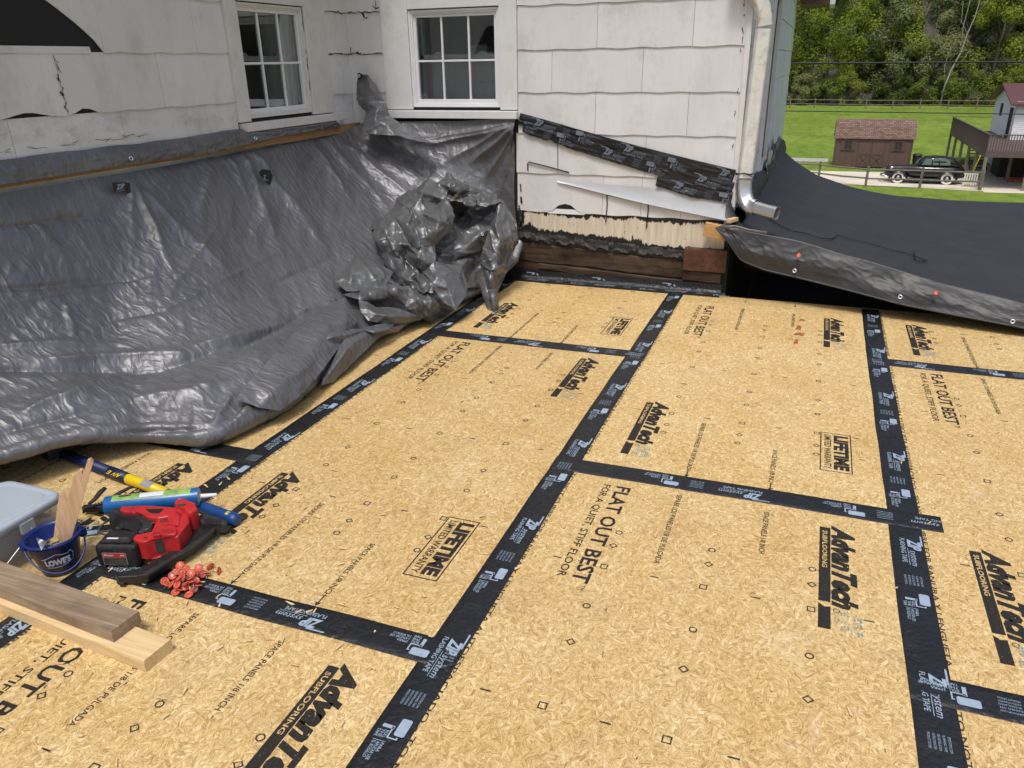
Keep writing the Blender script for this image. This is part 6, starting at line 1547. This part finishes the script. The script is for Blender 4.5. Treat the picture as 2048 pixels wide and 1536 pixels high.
for k in range(46): balu(DX0+.02+.14*k, DY0+.04)
bal2 = MB().box((-.02, 0, DZ-.25), (.02, .055, RZ-.04)).mesh('baluster', DECKW)
for k in range(110):
    o = link('baluster', bal2, nd); o.location = (DX0+.03, DY0+.14+.14*k, 0)
for k in range(9): MB().box((12.1, 61.4+.28*k, G0+.2*k+.16), (13.1, 61.7+.28*k, G0+.2*k+.2)).build('stair_tread', DECKW, nd)
for x in (12.08, 13.1): MB().add([(x, 61.3, G0), (x, 61.6, G0), (x, 64.1, DZ-.3), (x, 63.8, DZ-.3), (x+.05, 61.3, G0), (x+.05, 61.6, G0), (x+.05, 64.1, DZ-.3), (x+.05, 63.8, DZ-.3)], [(0,3,2,1),(4,5,6,7),(0,1,5,4),(1,2,6,5),(2,3,7,6),(3,0,4,7)]).build('stair_stringer', DECKW, nd)
# engine hoist and broom under the deck
eh = thing('engine_hoist', 'orange engine hoist standing in the shade under the raised deck', 'hoist', (14.3, 56.2, G0))
MB().box((14.4, 56.1, G0), (14.52, 56.22, G0+1.5)).build('mast', ORANGE, eh); MB().tube([(14.46, 56.16, G0+1.5), (14.1, 55.9, G0+1.75), (13.7, 55.6, G0+1.8)], .06, 6).build('boom', ORANGE, eh)
for d in (-.35, .35): MB().box((13.3, 56.1+d-.05, G0+.06), (14.6, 56.1+d+.05, G0+.16)).build('leg', ORANGE, eh)
MB().box((14.4, 55.7, G0+.06), (14.55, 56.5, G0+.18)).build('base_bar', ORANGE, eh)
br = thing('broom', 'yellow handled broom leaning beside the deck posts', 'broom', (10.9, 53.2, G0))
MB().tube([(10.85, 53.3, G0+.25), (11.12, 52.6, G0+1.9)], .025, 6).build('handle', YEL, br); MB().box((10.7, 53.25, G0), (11.0, 53.35, G0+.28)).build('broom_head', PINE, br)
ld = thing('folded_stand', 'pale slatted folding stand leaning behind the old car', 'stand', (10.95, 53.0, G0))
for k in range(6): MB().box((10.55+.13*k, 52.95, G0+.15), (10.62+.13*k, 53.0, G0+.85)).build('slat', WHITEW, ld)
for z in (.2, .75): MB().box((10.5, 53.0, G0+z), (11.3, 53.04, G0+z+.06)).build('crossbar', WHITEW, ld)
# ---- overhead wires
def wire(name, label, a, b, r, sag):
    a, b = Vector(a), Vector(b); mb = MB().tube([a.lerp(b, k/24)-Vector((0, 0, sag*4*(k/24)*(1-k/24))) for k in range(25)], r, 5); o = mb.build(name, CORD); tag(o, label, 'wire', 'overhead wires'); return o
def two(p, q, Y): 
    a, b = gy(*p, Y), gy(*q, Y); d = b-a; return a-d*1.2, b+d*2.0
wire('overhead_wire', 'thin sloping overhead wire crossing the upper part of the trees', *two((1590, 38), (2048, 118), 17), .0075, .08)
wire('overhead_wire', 'thick level overhead cable crossing the middle of the trees', *two((1582, 125), (2048, 121), 15), .017, .02)
wire('overhead_wire', 'dark level overhead cable crossing in front of the far rail fence', *two((1575, 221), (2048, 227), 15), .009, .01)
# ---- trees
def tree(name, label, x, y, h, rad, mat, seed, n=2600, base=.12, leaf=.30, sx=1.0, bark=BARK, cat='tree', group='trees at the foot of the hill', z0=None):
    rr = random.Random(seed); z = ground_z(x, y) if z0 is None else z0
    t = thing(name, label, cat, (x, y, z), group)
    tr = MB(); top = Vector((x+rr.uniform(-.5, .5), y, z+h*.86))
    pts = [Vector((x, y, z-.2)), Vector((x+rr.uniform(-.2, .2), y, z+h*.3)), Vector((x+rr.uniform(-.3, .3), y, z+h*.6)), top]
    r0 = .02*h+.04; tr.tube(pts, [r0, r0*.75, r0*.45, .03], 7)
    blobs = []
    nb = int(12+rad*3.0)
    for k in range(nb):
        u = rr.uniform(base, 1.0); a = rr.uniform(0, 2*math.pi); prof = math.sin(math.pi*min(1, (.12+.88*(u-base)/(1-base))**.8))**.7
        R = rad*prof*rr.uniform(.45, .95); c = Vector((x+R*math.cos(a)*sx, y+R*math.sin(a)*.9, z+h*u)); blobs.append((c, rad*rr.uniform(.24, .44)*(.75+.35*prof)))
        if k % 2 == 0:
            p0 = pts[0].lerp(top, max(.12, u-.22)); tr.tube([p0, p0.lerp(c, .55)+Vector((0, 0, .15)), c], [r0*.35, r0*.22, .02], 5)
    tr.build('trunk', bark, t)
    V = []; F = []
    for k in range(n):
        c, br_ = blobs[rr.randrange(len(blobs))]
        d = Vector((rr.gauss(0, 1), rr.gauss(0, 1), rr.gauss(0, .8))).normalized(); p = c+d*br_*(rr.random()**.4)
        if p.z < z+.1: continue
        nrm = (d+Vector((rr.uniform(-.7, .7), rr.uniform(-.7, .7), rr.uniform(0, 1.0)))).normalized(); a_ = nrm.orthogonal().normalized(); b_ = nrm.cross(a_); th = rr.uniform(0, 6.28)
        s = leaf*rr.uniform(.5, 1.25); e1 = (a_*math.cos(th)+b_*math.sin(th))*s; e2 = (b_*math.cos(th)-a_*math.sin(th))*s*.55
        i = len(V); V += [p-e1*.5, p+e2*.5-nrm*s*.08, p+e1*.5, p-e2*.5-nrm*s*.08]; F += [(i, i+1, i+2, i+3)]
    MB().add(V, F).build('crown', mat, t); return t
TR = [  # x, y, height, radius, material, label
 (-1.4, 118, 14, 3.4, LEAFY, 'bright yellow-green tree next to the white house corner'), (1.9, 116.5, 15.5, 4.0, LEAFY, 'tall bright yellow-green tree over the left of the shed'),
 (4.6, 119, 16, 3.8, LEAFY, 'rounded yellow-green tree behind the shed roof'), (7.4, 121, 15, 3.6, LEAFG, 'mid green tree between the yellow-green and grey-green trees'),
 (9.6, 117.5, 11.5, 3.6, LEAFGR, 'grey-green spreading tree right of the shed'), (12.6, 119, 15, 3.8, LEAFY, 'yellow-green tree left of the bare pale tree'),
 (15.2, 117.0, 9.5, 3.2, LEAFGR, 'low grey-green tree at the bare tree foot'), (18.0, 121, 14.5, 3.8, LEAFD, 'dark green tree behind the bare pale tree'),
 (21.5, 117, 12.5, 4.3, LEAFY, 'broad yellow-green tree above the red roof'), (25.0, 119, 15, 4.5, LEAFG, 'green tree at the right end of the row'), (28.5, 118, 14, 4.4, LEAFG, 'green tree past the red roof'),
 (-5.0, 118, 15, 4.2, LEAFG, 'green tree hidden behind the white house corner'), (-9, 119, 15, 4.2, LEAFG, 'green tree far behind the white house')]
for k, (x, y, h, r, m_, lb) in enumerate(TR): tree('leafy_tree', lb, x, y, h, r, m_, 50+k, 9000, .05, .34)
SHB = [(-.8, 114.6, 3.4, 1.9, LEAFGR), (2.2, 114.4, 3.0, 1.8, LEAFG), (5.0, 114.3, 3.6, 2.0, LEAFG), (8.0, 114.6, 2.6, 1.8, LEAFD), (10.8, 114.4, 3.2, 2.0, LEAFD), (13.6, 114.2, 2.8, 1.9, LEAFG), (16.3, 114.0, 3.8, 2.0, LEAFG), (18.6, 113.6, 4.2, 2.2, LEAFG), (21.4, 113.6, 3.6, 2.2, LEAFG), (24.5, 113.6, 3.6, 2.2, LEAFG)]
LB = ['pale bush by the white house corner', 'green bush left of the shed roof', 'green bush over the shed roof middle', 'dark bush over the shed roof right end', 'dark bush right of the shed', 'green bush halfway along the far fence', 'green bush at the bare tree foot', 'green bush right of the bare tree', 'green bush left of the red roof', 'green bush behind the red roof']
for k, (x, y, h, r, m_) in enumerate(SHB): tree('bush', LB[k]+', behind the far fence', x, y, h, r, m_, 90+k, 3600, .06, .26, 1.3, cat='bush', group='bushes along the far fence')
# hillside woods
rr = random.Random(77); k = 0
for row, (y, dx, hh) in enumerate(((128, 4.2, 13), (137, 4.6, 13), (147, 5.2, 13), (159, 6.0, 14), (173, 7, 15))):
    x = -12
    while x < 44:
        x += dx*rr.uniform(.8, 1.25); 
        if row in (0, 1, 2) and 11.0 < x < 15.5+row: continue      # bare rock shows here
        km = rr.choice((0, 0, 1, 2)); tree('hillside_tree', ('dark green', 'mid green', 'grey-green')[km]+' woodland tree crowded among others '+('just behind the front row of trees', 'in the second row up the hillside', 'halfway up the shaded hillside', 'high on the shaded hillside', 'at the top of the shaded hillside')[row], x, y+rr.uniform(-2.5, 2.5), hh*rr.uniform(.8, 1.15), 3.3*rr.uniform(.85, 1.2), (LEAFD, LEAFG, LEAFGR)[km], 200+k, 4200, .04, .48, group='trees up the hillside'); k += 1
# bare pale tree
bt = thing('bare_tree', 'bare pale dead tree with forked branches among the green trees', 'tree', (16.3, 113.2, ground_z(16.3, 113.2)))
zb = ground_z(16.3, 113.2)
def limb(pts, r0, r1, nm='limb'):
    n = len(pts); MB().tube([Vector((16.3+a, 113.2, zb+b)) for a, b in pts], [.62*lerp(r0, r1, i/(n-1)) for i in range(n)], 6).build(nm, BARKP, bt)
limb([(-.6, 0), (-.5, 2.2), (-.1, 4.2), (.6, 6.2), (.9, 8.2), (1.4, 10.2), (1.6, 12.6), (1.5, 15.0)], .19, .06, 'trunk')
limb([(.6, 6.2), (.3, 9), (.5, 11.5), (.2, 14.5)], .09, .03); limb([(1.4, 10.2), (2.4, 11.8), (3.0, 13.6)], .08, .02); limb([(.9, 8.2), (.0, 9.6), (-.2, 11.8)], .07, .02); limb([(1.6, 12.6), (2.1, 14.2), (2.4, 15.5)], .05, .02); limb([(-.1, 4.2), (.9, 5.2), (1.5, 6.4)], .07, .02); limb([(-.5, 2.2), (-.9, 4.5), (-.7, 6.2)], .06, .02); limb([(.5, 11.5), (.9, 13.5), (1.0, 15.4)], .04, .015)
